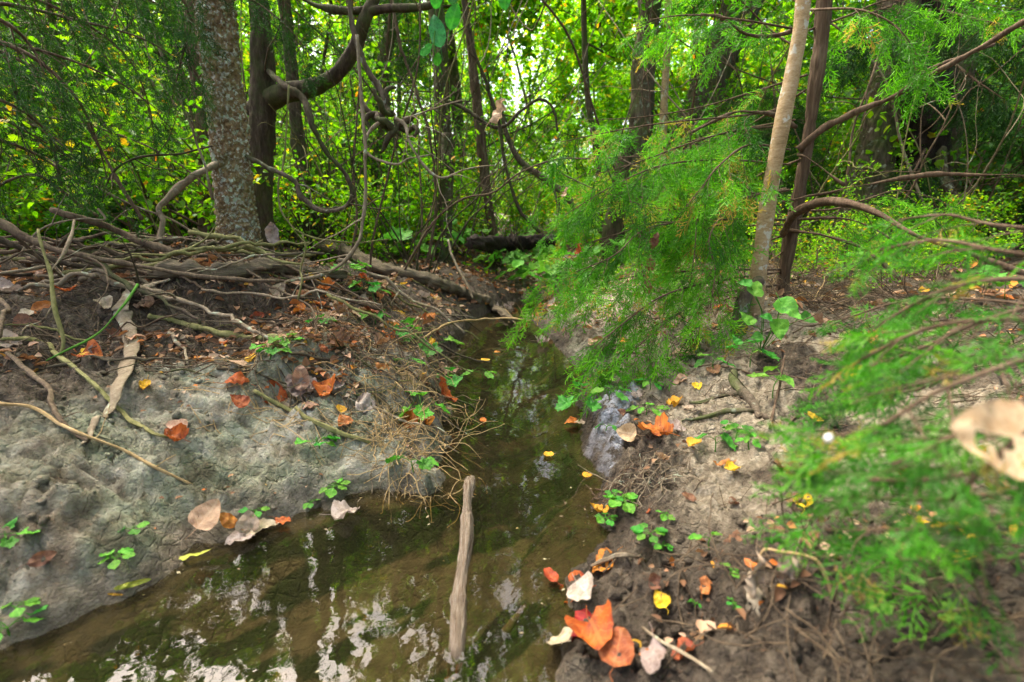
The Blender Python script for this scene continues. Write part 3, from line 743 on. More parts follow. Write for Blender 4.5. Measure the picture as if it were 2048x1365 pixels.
simple_trunk('charred_snag', 'short dark charred stem leaning beside the straight grey trunk', [(1262, 285, 26, 5.0), (1248, 330, 30, 5.0), (1236, 390, 36, 5.0), (1226, 470, 42, 5.0), (1222, 560, 46, 5.0)], 'bark_dark', .014, 25, kind='furrow')
simple_trunk('leaning_oak', 'thick grey trunk leaning to one side behind the pale slender tree', [(1505, -40, 70, 6.6), (1462, 60, 68, 6.6), (1425, 150, 66, 6.6), (1385, 250, 66, 6.6), (1350, 350, 68, 6.6), (1318, 480, 74, 6.6)], 'bark_grey', .015, 26, up(3.9, 6.8, 6), sides=36, crown=(8, 3000, 3.2, 5.5, 1.6, .09, 'leaf_bright'))
simple_trunk('thin_pole_tree', 'thin straight tan pole of a tree, next to the straight grey trunk', [(1338, -40, 14, 5.4), (1334, 100, 14, 5.4), (1326, 260, 15, 5.4), (1316, 560, 17, 5.4)], 'bark_sapling', .004, 27, up(1.75, 5.4, 5, .02), 'plain', crown=(6, 1200, 3, 4.8, .8, .07, 'leaf_bright'))
simple_trunk('pale_thin_tree', 'very thin pale grey stem high above the head of the creek', [(1166, -40, 11, 6.4), (1169, 80, 11, 6.4), (1176, 200, 12, 6.4), (1196, 330, 13, 6.4), (1206, 520, 16, 6.4)], 'bark_grey', .004, 28, up(.9, 6.4, 6, .02), 'plain', crown=(8, 1600, 2.6, 5.6, 1.0, .08, 'leaf_bright'))
simple_trunk('red_brown_cedar', 'slim reddish trunk leaning over the head of the creek', [(952, 190, 16, 6.2), (964, 300, 18, 6.2), (974, 390, 20, 6.2), (988, 480, 22, 6.2), (1000, 570, 28, 6.2)], 'bark_cedar', .010, 29, up(-.75, 6.3, 4.5, .03))
simple_trunk('dark_cedar_trunk', 'narrow dark trunk standing between the bent limbed tree and the snapped trunk', [(588, 190, 20, 4.6), (596, 280, 24, 4.6), (610, 380, 26, 4.6), (622, 510, 34, 4.6)], 'bark_dark', .010, 30, up(-2.1, 4.7, 4.5, .03))
simple_trunk('slim_dark_trunk', 'slim dark upright trunk between the lichened trunk and the dark overhanging boughs', [(372, -40, 22, 4.2), (386, 80, 23, 4.2), (398, 200, 25, 4.2), (412, 360, 28, 4.2), (420, 520, 36, 4.2)], 'bark_cedar', .008, 31, up(-3, 4.3, 4.5, .03))

# pale slender tree and the reddish cedar beside it
root, mb, pa, ra = main_tree('pale_sapling', 'pale tan slender tree with smooth blotched bark leaning over the bank', [(1612, -50, 25, 2.1), (1600, 60, 26, 2.1), (1578, 180, 27, 2.1), (1556, 290, 28, 2.1), (1537, 400, 29, 2.1), (1523, 500, 29, 2.1), (1512, 590, 29, 2.1), (1508, 650, 33, 2.1)], 'bark_sapling', 'plain', .004, 41, 32, .012, (np.array([1.75, 2.0, 4.5]), .022))
part('trunk', mb, M['bark_sapling'], root)
mb = MB(); limb(mb, [(1520, 560, 20, 2.08), (1492, 592, 24, 2.04), (1480, 640, 28, 2.02), (1478, 690, 32, 2.0)], 42, 16, .012, 'plain', .006); part('root', mb, M['bark_grey'], root)
tips = []; wood = MB(); r = np.random.default_rng(43)
for k in range(7):
    a = r.random() * 6.28; grow(wood, tips, np.array([1.55 + .03 * k, 2.02, 2.6 + .3 * k]), (math.cos(a), math.sin(a), .5), 1.1, .012, 1, r, nb=5)
part('limb', wood, M['bark_sapling'], root); part('crown', leaf_cloud(tips, 1500, .09, r), M['leaf_bright'], root)

root, mb, pa, ra = main_tree('leaning_cedar', 'reddish brown stringy cedar trunk with feathery green boughs reaching over the creek', [(1652, -50, 21, 2.5), (1642, 80, 22, 2.5), (1627, 200, 23, 2.5), (1613, 300, 25, 2.5), (1596, 400, 28, 2.5), (1580, 480, 28, 2.5), (1566, 570, 28, 2.5), (1558, 620, 34, 2.5)], 'bark_cedar', 'furrow', .006, 45, 30, .014, (np.array([1.75, 2.6, 4.2]), .02))
limb(mb, [(1596, 300, 15, 2.5), (1640, 262, 13, 2.45), (1700, 228, 12, 2.4), (1790, 190, 11, 2.3), (1880, 140, 10, 2.2), (1980, 85, 8, 2.1), (2070, 30, 7, 2.0)], 46, 10, .02)
limb(mb, [(1800, 186, 7, 2.3), (1840, 150, 6, 2.3), (1900, 120, 5, 2.3), (1990, 90, 4, 2.3)], 47, 8, .02)
limb(mb, [(1592, 255, 11, 2.5), (1540, 228, 10, 2.45), (1470, 226, 9, 2.4), (1420, 244, 7, 2.35), (1385, 262, 5, 2.3)], 48, 8, .02)
limb(mb, [(1566, 470, 14, 2.48), (1590, 428, 15, 2.35), (1640, 405, 14, 2.2), (1700, 408, 13, 2.05), (1760, 430, 12, 1.9), (1830, 470, 11, 1.75), (1920, 500, 10, 1.65), (2060, 552, 9, 1.55)], 49, 12, .02, 'furrow', .003)
limb(mb, [(1566, 405, 9, 2.5), (1640, 390, 8, 2.4), (1720, 372, 7, 2.3), (1850, 352, 7, 2.2), (1960, 350, 8, 2.1), (2070, 352, 8, 2.0)], 50, 8, .03)
limb(mb, [(1600, 58, 9, 2.5), (1540, 72, 8, 2.5), (1490, 70, 7, 2.45), (1440, 38, 6, 2.4), (1400, 30, 5, 2.4)], 52, 8, .03)
for k, q in enumerate([[(1575, 460, 5, 2.5), (1640, 470, 5, 2.3), (1730, 500, 4, 2.2), (1800, 560, 3, 2.1)], [(1580, 440, 5, 2.5), (1700, 440, 5, 2.3), (1820, 500, 3, 2.1)], [(1560, 510, 4, 2.5), (1620, 460, 4, 2.4), (1634, 520, 4, 2.3), (1615, 590, 3, 2.2)], [(1570, 380, 5, 2.5), (1500, 395, 4, 2.4), (1462, 420, 3, 2.4), (1450, 480, 3, 2.3)], [(1690, 372, 5, 2.3), (1620, 320, 5, 2.4), (1595, 310, 6, 2.5)]]): limb(mb, q, 60 + k, 6, .03)
part('trunk', mb, M['bark_cedar'], root)
C = 2.3
BO = [  # boughs that reach over the water
 [(1590, 215, 2.5), (1480, 232, 2.4), (1340, 245, 2.25), (1230, 262, 2.2), (1120, 285, 2.2)],
 [(1585, 250, 2.5), (1470, 262, 2.35), (1370, 290, 2.2), (1290, 320, 2.1), (1190, 350, 2.1)],
 [(1580, 330, 2.5), (1450, 320, 2.3), (1330, 330, 2.15), (1230, 370, 2.0), (1130, 430, 2.0)],
 [(1578, 450, 2.5), (1460, 452, 2.35), (1320, 445, 2.2), (1230, 470, 2.1), (1130, 500, 2.05)],
 [(1575, 440, 2.5), (1440, 440, 2.2), (1300, 455, 2.0), (1230, 510, 1.9), (1150, 545, 1.9)],
 [(1560, 540, 2.5), (1420, 540, 2.3), (1280, 552, 2.15), (1180, 570, 2.1), (1075, 600, 2.2)],
 [(1560, 545, 2.5), (1450, 560, 2.1), (1330, 590, 1.9), (1230, 660, 1.8), (1185, 700, 1.8)],
 [(1560, 570, 2.5), (1430, 590, 2.2), (1340, 640, 1.95), (1280, 690, 1.85), (1240, 730, 1.8)],
 [(1575, 400, 2.5), (1450, 380, 2.3), (1400, 420, 2.1), (1390, 500, 2.0), (1380, 570, 1.95)],
 [(1578, 380, 2.5), (1480, 400, 2.2), (1420, 470, 2.0), (1430, 540, 1.9), (1420, 620, 1.85)],
 [(1580, 300, 2.5), (1500, 290, 2.2), (1440, 330, 2.0), (1400, 380, 2.0), (1350, 440, 2.0)],
 [(1600, 60, 2.5), (1480, 40, 2.4), (1380, 30, 2.4), (1300, 40, 2.5)],
 [(1620, 20, 2.5), (1720, 20, 2.3), (1800, 60, 2.2), (1850, 140, 2.2)],
 [(1600, 100, 2.5), (1540, 60, 2.6), (1460, -20, 2.6), (1400, -60, 2.6)],
 [(1620, 60, 2.5), (1700, 30, 2.6), (1780, 0, 2.7), (1900, 0, 2.7), (2040, 20, 2.7)],
 [(1578, 420, 2.5), (1660, 420, 2.3), (1730, 400, 2.2), (1800, 380, 2.2), (1880, 400, 2.2)],
 [(1570, 470, 2.5), (1480, 500, 2.6), (1350, 520, 2.7), (1200, 540, 2.8), (1090, 560, 3.0)],
 [(1615, 150, 2.5), (1520, 180, 2.6), (1400, 215, 2.7), (1280, 235, 2.8), (1170, 240, 2.8)],
 [(1612, 180, 2.5), (1500, 250, 2.9), (1420, 300, 3.1), (1330, 370, 3.2), (1270, 430, 3.2)],
 [(1600, 320, 2.5), (1520, 350, 2.9), (1450, 400, 3.1), (1380, 470, 3.2), (1340, 540, 3.2)],
 [(1590, 240, 2.5), (1480, 260, 2.7), (1350, 290, 2.8), (1210, 330, 2.8), (1110, 380, 2.7)],
]
for k, q in enumerate(BO): cedar_bough(root, px_path(q), .0055, 100 + k, 'cedar', .8, .09 if k < 12 else .10, (.16, .36), .5, .2, .050, step=.042)

# the hollow double trunk
root, mb, pa, ra = main_tree('hollow_double_tree', 'massive twin trunk with a black burnt hollow between its stems', [(1800, -40, 70, 4.6), (1790, 80, 66, 4.6), (1776, 180, 62, 4.6), (1756, 270, 62, 4.6), (1742, 350, 70, 4.6), (1736, 420, 86, 4.6), (1732, 470, 104, 4.6)], 'bark_grey', 'furrow', .017, 65, 56, .02, (np.array([3.75, 4.8, 5.5]), .1))
limb(mb, [(1856, 480, 100, 4.75), (1862, 400, 84, 4.75), (1880, 300, 66, 4.7), (1896, 200, 58, 4.7), (1912, 100, 54, 4.7), (1925, -40, 50, 4.7)], 66, 40, .02, 'furrow', .016)
limb(mb, [(1880, 300, 20, 4.5), (1890, 360, 18, 4.3), (1930, 420, 17, 4.1), (1990, 450, 16, 3.9), (2070, 490, 15, 3.7)], 67, 12, .03)
part('trunk', mb, M['bark_grey'], root)
mb = MB(); limb(mb, [(1800, 480, 110, 4.68), (1812, 390, 100, 4.66), (1828, 290, 96, 4.66), (1838, 190, 92, 4.68), (1850, 90, 80, 4.72), (1860, -40, 70, 4.75)], 68, 40, .02, 'furrow', .03); part('burnt_hollow', mb, M['bark_char'], root)
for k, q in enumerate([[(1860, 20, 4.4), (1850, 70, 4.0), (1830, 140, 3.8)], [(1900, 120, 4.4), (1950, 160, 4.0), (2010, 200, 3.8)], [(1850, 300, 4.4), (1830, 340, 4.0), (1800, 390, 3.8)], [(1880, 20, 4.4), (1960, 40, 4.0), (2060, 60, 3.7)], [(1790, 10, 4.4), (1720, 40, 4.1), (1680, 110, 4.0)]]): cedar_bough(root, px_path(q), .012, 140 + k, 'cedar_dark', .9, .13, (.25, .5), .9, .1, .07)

# ------------------------------------------------------------------ the wood behind: prototypes, then copies
def young_cedar(name, label, seed, height, group, foliage='cedar_dark'):
    r = np.random.default_rng(seed); root = thing(name, label, 'tree', (0, 0, 0), group)
    wood, fo = MB(), MB()
    tr_ = catmull(wander((0, 0, -.1), (.15 * r.standard_normal(), .15 * r.standard_normal(), 1), height, 6, .06, .05, r), 18)
    rad = np.linspace(.03 + .012 * height, .006, 18); tube(wood, tr_, rad, 9)
    PP, DD = [], []
    for k in range(int(height * 11)):
        f = .12 + .88 * r.random(); i = min(int(f * 17), 16); a = r.random() * 6.28; ln = (.35 + .30 * height * (1 - f) * .6) * (.6 + .7 * r.random())
        br = catmull(wander(tr_[i], (math.cos(a), math.sin(a), .15), ln, 5, .12, -.08, r), 9)
        tube(wood, br, np.linspace(.007, .002, 9), 4, cap=False)
        for q in range(2, 9):
            for m in range(3):
                d = wander(br[q], unit(br[q] - br[q - 1]) * .6 + .6 * r.standard_normal(3) + [0, 0, -.3], .16, 3, .1, -.15, r)
                for z in range(1, 4): PP.append(d[z]); DD.append(d[z] - d[z - 1] + .03 * r.standard_normal(3))
    PP, DD = np.array(PP), np.array(DD)
    add_sprigs(fo, PP, DD, .12 * (.7 + .6 * r.random(len(PP))), r)
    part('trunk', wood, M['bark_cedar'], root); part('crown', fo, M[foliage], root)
    ALLKIDS[root.name] = list(root.children); return root

def shrub(name, label, seed, height, nst, nleaf, L, leafmat, group, barkmat='twig', wob=.16, spread=.5):
    r = np.random.default_rng(seed); root = thing(name, label, 'shrub', (0, 0, 0), group)
    wood, tips = MB(), []
    for k in range(nst):
        a = r.random() * 6.28; l = height * (.6 + .5 * r.random())
        path = catmull(wander((.10 * math.cos(a), .10 * math.sin(a), -.08), (spread * math.cos(a), spread * math.sin(a), 1), l, 7, wob, -.015, r), 16)
        rad = np.linspace(.005 + .006 * r.random(), .0015, 16); tube(wood, path, rad, 5, cap=False)
        for m in range(6):
            i = 4 + int(r.random() * 11); d = unit(path[i] - path[i - 1])
            q = catmull(wander(path[i], d + .9 * r.standard_normal(3), l * .28 * (.5 + r.random()), 4, .2, -.02, r), 6)
            tube(wood, q, np.linspace(.003, .001, 6), 3, cap=False); tips.append(q)
        tips.append(path[6:])
    part('stems' if False else 'stem', wood, M[barkmat], root)
    if nleaf: part('crown', leaf_cloud(tips, nleaf, L, r, jit=.05, down=.2), M[leafmat], root)
    ALLKIDS[root.name] = list(root.children); return root

def scatter(protos, places):
    """places: (x, y, scale); prototypes are used in turn, the first time themselves"""
    used = set()
    for k, (x, y, s) in enumerate(places):
        p = protos[k % len(protos)]; z = float(hz(x, y)[0]); rz = random.random() * 6.28
        if p.name not in used:
            used.add(p.name); p.location = (x, y, z); p.rotation_euler = (0, 0, rz); p.scale = (s,) * 3
        else: copy_thing(p, (x, y, z), rz, s, tilt=(.06 * random.gauss(0, 1), .06 * random.gauss(0, 1)))

def spots(n, y0, y1, wfac, keep, seed, s0=.8, s1=1.25, mind=.5):
    r = random.Random(seed); out = []
    tries = 0
    while len(out) < n and tries < 20000:
        tries += 1
        y = y0 + (y1 - y0) * r.random() ** .8; x = (r.random() * 2 - 1) * (y * wfac + 1)
        if not keep(x, y): continue
        if any((x - a) ** 2 + (y - b) ** 2 < mind ** 2 for a, b, _ in out): continue
        out.append((x, y, s0 + (s1 - s0) * r.random()))
    return out

gt = 'leafy trees of the wood behind the creek'
TP = [broadleaf('woodland_tree', ('grey' if k % 2 else 'dark') + ' barked slender tree with bright yellow green leaves in the wood beyond the creek', 201 + k, 6.5 + k * .7, .045 + .01 * k, 8200, .095, 'leaf_bright', 'bark_grey' if k % 2 else 'bark_dark', .12, .12, 2, 13, group=gt) for k in range(4)]
scatter(TP, spots(56, 8.2, 18, 1.15, lambda x, y: not (-.9 < x < 1.2 and y < 9.5) and abs(x / y + .045) > .012, 5, .8, 1.2, 1.0))
gs_ = 'leafy shrubs of the undergrowth'
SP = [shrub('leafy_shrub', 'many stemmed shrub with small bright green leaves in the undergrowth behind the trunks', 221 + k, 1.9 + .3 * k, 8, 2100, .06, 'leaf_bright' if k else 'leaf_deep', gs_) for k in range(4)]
scatter(SP, spots(74, 4.6, 12, 1.2, lambda x, y: not (-1.0 < x < 1.3 and y < 9), 6, .7, 1.3, .55))
gl2 = 'low bright bushes along the edge of the thicket'
LP2 = [shrub('low_bush', 'low bush of fresh yellow green leaves along the edge of the thicket', 231 + k, 1.15 + .3 * k, 9, 1500, .05, 'leaf_bright', gl2) for k in range(3)]
scatter(LP2, [(-1.15, 5.3, .8), (1.25, 5.5, .8), (-.75, 6.6, .9), (.85, 6.9, .9), (.1, 7.9, 1.0), (-1.5, 7.4, 1.1), (1.7, 6.2, 1.0), (-.3, 9.0, 1.2), (1.95, 2.75, .34), (2.5, 3.0, .4), (3.0, 3.2, .45), (1.7, 3.2, .36), (2.2, 3.6, .42), (3.3, 3.9, .5), (2.7, 3.7, .45)] + spots(52, 3.9, 6.6, 1.15, lambda x, y: (x < -1.0 or x > 1.7) and not (2.0 < x < 5.4 and y < 5.3) and not (-2.2 < x < -1.0 and y < 4.3), 16, .7, 1.3, .45))
gb = 'bare twiggy shrubs of the thicket'
BP = [shrub('bare_shrub', 'leafless tangle of thin ' + ('brown' if k % 2 else 'blackish') + ' stems standing in the thicket', 241 + k, 2.2 + .3 * k, 11, 0, 0, None, gb, 'twig' if k % 2 else 'bark_dark', .20, .45) for k in range(4)]
scatter(BP, spots(46, 3.6, 8.5, 1.15, lambda x, y: not (-.7 < x < 4.8 and y < 4.9) and not (-.6 < x < .8) and not (x < 0 and y < 3.9 and x > -2.2), 7, .8, 1.3, .4))
gc = 'young cedars standing in the wood'
CP = [young_cedar('young_cedar', ('short', 'middling', 'tall')[k] + ' young cedar with drooping dark feathery foliage standing in the wood', 261 + k, 2.6 + .7 * k, gc) for k in range(3)]
scatter(CP, [(-4.6, 5.4, 1.2), (-6.4, 4.3, 1.1), (-1.9, 6.4, .8), (3.3, 6.3, .9), (5.2, 6.0, 1.1), (-6.6, 6.6, 1.2), (2.4, 4.4, .7), (4.2, 3.4, .8), (-3.9, 7.2, 1.1), (6.6, 7.4, 1.2)])
gg = 'grey leaved bushes beyond the hollow trunk'
GP = [shrub('grey_leaved_bush', 'dense bush of small grey green leaves beyond the hollow twin trunk', 281 + k, 2.4 + .5 * k, 12, 4200, .05, 'leaf_grey', gg) for k in range(2)]
scatter(GP, [(5.4, 5.0, 1.2), (6.6, 5.6, 1.4), (5.9, 6.4, 1.5), (7.4, 6.5, 1.6), (7.9, 5.2, 1.4), (6.7, 8.0, 1.9), (8.6, 7.6, 1.9), (6.4, 4.3, 1.0)])

# tall neighbours whose crowns close over the creek; they also stand behind the camera
gk = 'tall trees whose crowns roof the creek'
KP = [broadleaf('canopy_tree', 'tall tree whose leafy crown hangs high above the creek', 301 + k, 9.5 + k, .13, 11000, .125, 'leaf_bright', 'bark_grey', .08, .36, 2, 16, group=gk, limb=.46) for k in range(2)]
scatter(KP, [(-2.6, 8.2, 1.0), (3.4, 9.2, 1.05), (-5.0, 6.6, 1.0), (-1.15, 7.0, .95), (1.75, 7.4, .9), (-6.4, 3.0, .95), (6.0, 1.6, .95), (4.6, -5.0, 1.1), (.5, -8.0, 1.2), (8.5, -2.2, 1.1), (-.8, 9.6, 1.0)])

# the far wood: leaves reading as one mass
r = np.random.default_rng(77)
n = 120000
th = r.uniform(-1.15, 1.15, n); rad = 17 + 18 * r.random(n) ** 1.2
zz = r.random(n) ** .9 * (9 + 5 * fbm(th * 9, 0 * th + 3, 0, 7, 3) + .14 * rad)
cl = fbm(th * 22, zz * .55, rad * .25, 91, 3)
k = (cl > -.5) & ~((np.abs(th + .045 + .02 * cl) < .007) & (zz / rad > .12))
Pp = np.stack([np.sin(th) * rad, np.cos(th) * rad, .5 + np.clip(zz, 0, 20)], 1)[k]
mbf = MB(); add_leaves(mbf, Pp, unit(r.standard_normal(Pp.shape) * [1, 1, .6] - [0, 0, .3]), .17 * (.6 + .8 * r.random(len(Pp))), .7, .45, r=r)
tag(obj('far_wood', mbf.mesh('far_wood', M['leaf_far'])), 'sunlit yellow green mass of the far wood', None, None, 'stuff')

# low leaves over the forest floor
n = 9000
yy = 4.2 + 12 * r.random(n) ** 1.5; xx = (r.random(n) * 2 - 1) * (yy * 1.2 + 1)
k = (fbm(xx * .9, yy * .9, 0, 95, 3) > -.05) & ~((abs(xx) < .7) & (yy < 5))
xx, yy = xx[k], yy[k]
Pp = np.stack([xx, yy, hz(xx, yy) + .02 + .16 * r.random(len(xx)) ** 2], 1)
mbf = MB(); add_leaves(mbf, Pp, unit(r.standard_normal(Pp.shape) * [1, 1, .5]), .05 * (.6 + .8 * r.random(len(Pp))), .7, .7, r=r)
tag(obj('ground_cover', mbf.mesh('ground_cover', M['leaf_bright'])), kind='stuff')

# ------------------------------------------------------------------ cedar boughs over the scene, upper left, and close by on the right
root = thing('overhanging_cedar', 'dark cedar whose drooping boughs hang in front of the thicket beside the lichened trunk', 'tree', tuple(on_ground(-3.1, 1.9)))
mb = MB(); tube(mb, catmull([(-3.1, 1.9, float(hz(-3.1, 1.9)[0]) - .1), (-3.05, 1.95, 1.2), (-2.95, 2.0, 2.6), (-2.9, 2.1, 5)], 40), np.linspace(.10, .05, 40), 20); part('trunk', mb, M['bark_cedar'], root)
OB = [
 [(-120, 120, 2.1), (0, 90, 2.2), (110, 110, 2.3), (230, 160, 2.4), (330, 230, 2.5)],
 [(-120, 0, 2.1), (20, 10, 2.3), (150, 40, 2.4), (290, 80, 2.5), (400, 150, 2.6)],
 [(-100, 180, 2.1), (0, 200, 2.1), (80, 250, 2.2), (140, 330, 2.3)],
 [(-100, -80, 2.1), (100, -60, 2.3), (250, -20, 2.5), (380, 40, 2.7)],
 [(-100, 60, 2.0), (40, 100, 2.0), (140, 180, 2.1), (190, 270, 2.2), (215, 360, 2.3)],
 [(100, -100, 2.3), (300, -80, 2.6), (450, -30, 2.9), (560, 40, 3.1), (620, 110, 3.2)],
 [(150, -100, 2.3), (300, -60, 2.4), (380, 30, 2.5), (360, 130, 2.6), (330, 260, 2.7)],
 [(-100, 260, 2.1), (30, 290, 2.3), (120, 340, 2.5), (190, 400, 2.7)],
 [(-60, -40, 2.4), (120, 20, 2.7), (250, 110, 3.0), (300, 220, 3.2), (310, 330, 3.3)],
 [(200, -120, 2.6), (420, -90, 3.0), (560, -30, 3.4), (650, 60, 3.6)],
 [(-100, 20, 1.8), (0, 40, 1.8), (60, 90, 1.9), (90, 150, 1.9)],
]
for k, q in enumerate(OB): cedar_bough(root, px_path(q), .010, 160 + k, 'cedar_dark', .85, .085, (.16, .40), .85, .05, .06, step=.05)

root = thing('foreground_cedar', 'feathery bright green cedar sapling spreading low over the muddy bank', 'tree', tuple(on_ground(.86, .52)))
b0 = on_ground(.86, .52)
mb = MB(); tube(mb, catmull([b0 - [0, 0, .08], b0 + [.0, .02, .2], b0 + [.03, .05, .5], b0 + [.08, .1, .95]], 24), np.linspace(.016, .008, 24), 10); part('trunk', mb, M['bark_cedar'], root)
FB = [
 [(2120, 640, .62), (1960, 640, .62), (1830, 660, .66), (1700, 720, .70)],
 [(2120, 700, .60), (1980, 740, .55), (1850, 790, .52), (1700, 850, .50)],
 [(2120, 780, .58), (1980, 830, .50), (1850, 880, .46), (1720, 930, .45)],
 [(2120, 560, .66), (1980, 560, .70), (1850, 590, .75), (1740, 650, .80)],
 [(2120, 520, .70), (1980, 500, .75), (1860, 480, .85), (1740, 500, .90)],
 [(2120, 900, .56), (1980, 930, .50), (1820, 960, .47), (1660, 960, .47)],
 [(2120, 860, .56), (1960, 870, .56), (1800, 860, .58), (1600, 870, .62)],
 [(2120, 960, .60), (1950, 990, .58), (1750, 1000, .60), (1500, 980, .66)],
 [(2120, 1020, .58), (1950, 1050, .56), (1760, 1060, .58), (1560, 1060, .62)],
 [(2120, 600, .80), (1960, 640, .82), (1820, 700, .85), (1640, 760, .95)],
 [(2120, 680, .80), (1960, 720, .78), (1820, 780, .78), (1660, 800, .82)],
 [(2120, 460, .85), (1980, 450, .92), (1880, 430, 1.0), (1780, 440, 1.05)],
 [(2120, 820, .45), (2040, 860, .42), (1950, 930, .42), (1860, 1000, .44)],
 [(2120, 760, .70), (1940, 840, .66), (1760, 900, .66), (1570, 900, .72)],
 [(2120, 1100, .56), (1960, 1120, .56), (1840, 1130, .58), (1740, 1120, .60)],
 [(2120, 620, 1.0), (1960, 600, 1.1), (1800, 600, 1.2), (1660, 640, 1.25)],
]
FB = [[(u + max(0, 2120 - u) * (.16 if v > 820 else .05), v, Yd * .8) for u, v, Yd in q] for q in FB]
for k, q in enumerate(FB): cedar_bough(root, px_path(q), .003, 180 + k, 'cedar_near', (.95 if q[0][1] < 700 else .8) if q[0][1] < 830 else .6, .046, (.06, .13), .2, .08, .032, step=.030)

# ------------------------------------------------------------------ vines, hanging branches, leaning stems
def strand(name, label, pts, mat, cat, seed=0, sides=9, group=None, twigs=0, amp=.0015, world=None, ring=.02):
    pts = [(u, v, wd * .78, Yd) for u, v, wd, Yd in pts]; pts3 = np.array([P(u, v, Yd) for u, v, wd, Yd in pts])
    o_ = pts3[0]; mb = MB(); pa, ra = trunk_mesh(mb, pts, sides, ring, 'plain', seed + 3, amp)
    r = np.random.default_rng(seed + 900)
    for k in range(twigs):
        i = int(r.integers(2, len(pa) - 1)); d = unit(pa[i] - pa[i - 1])
        q = catmull(wander(pa[i], d + .9 * r.standard_normal(3), .12 + .35 * r.random(), 5, .22, -.02, r), 10); tube(mb, q, np.linspace(max(.0012, ra[i] * .5), .0008, 10), 4, cap=False)
    o = obj(name, mb.mesh(name, M[mat], o_)); o.location = o_
    return tag(o, label, cat, group)
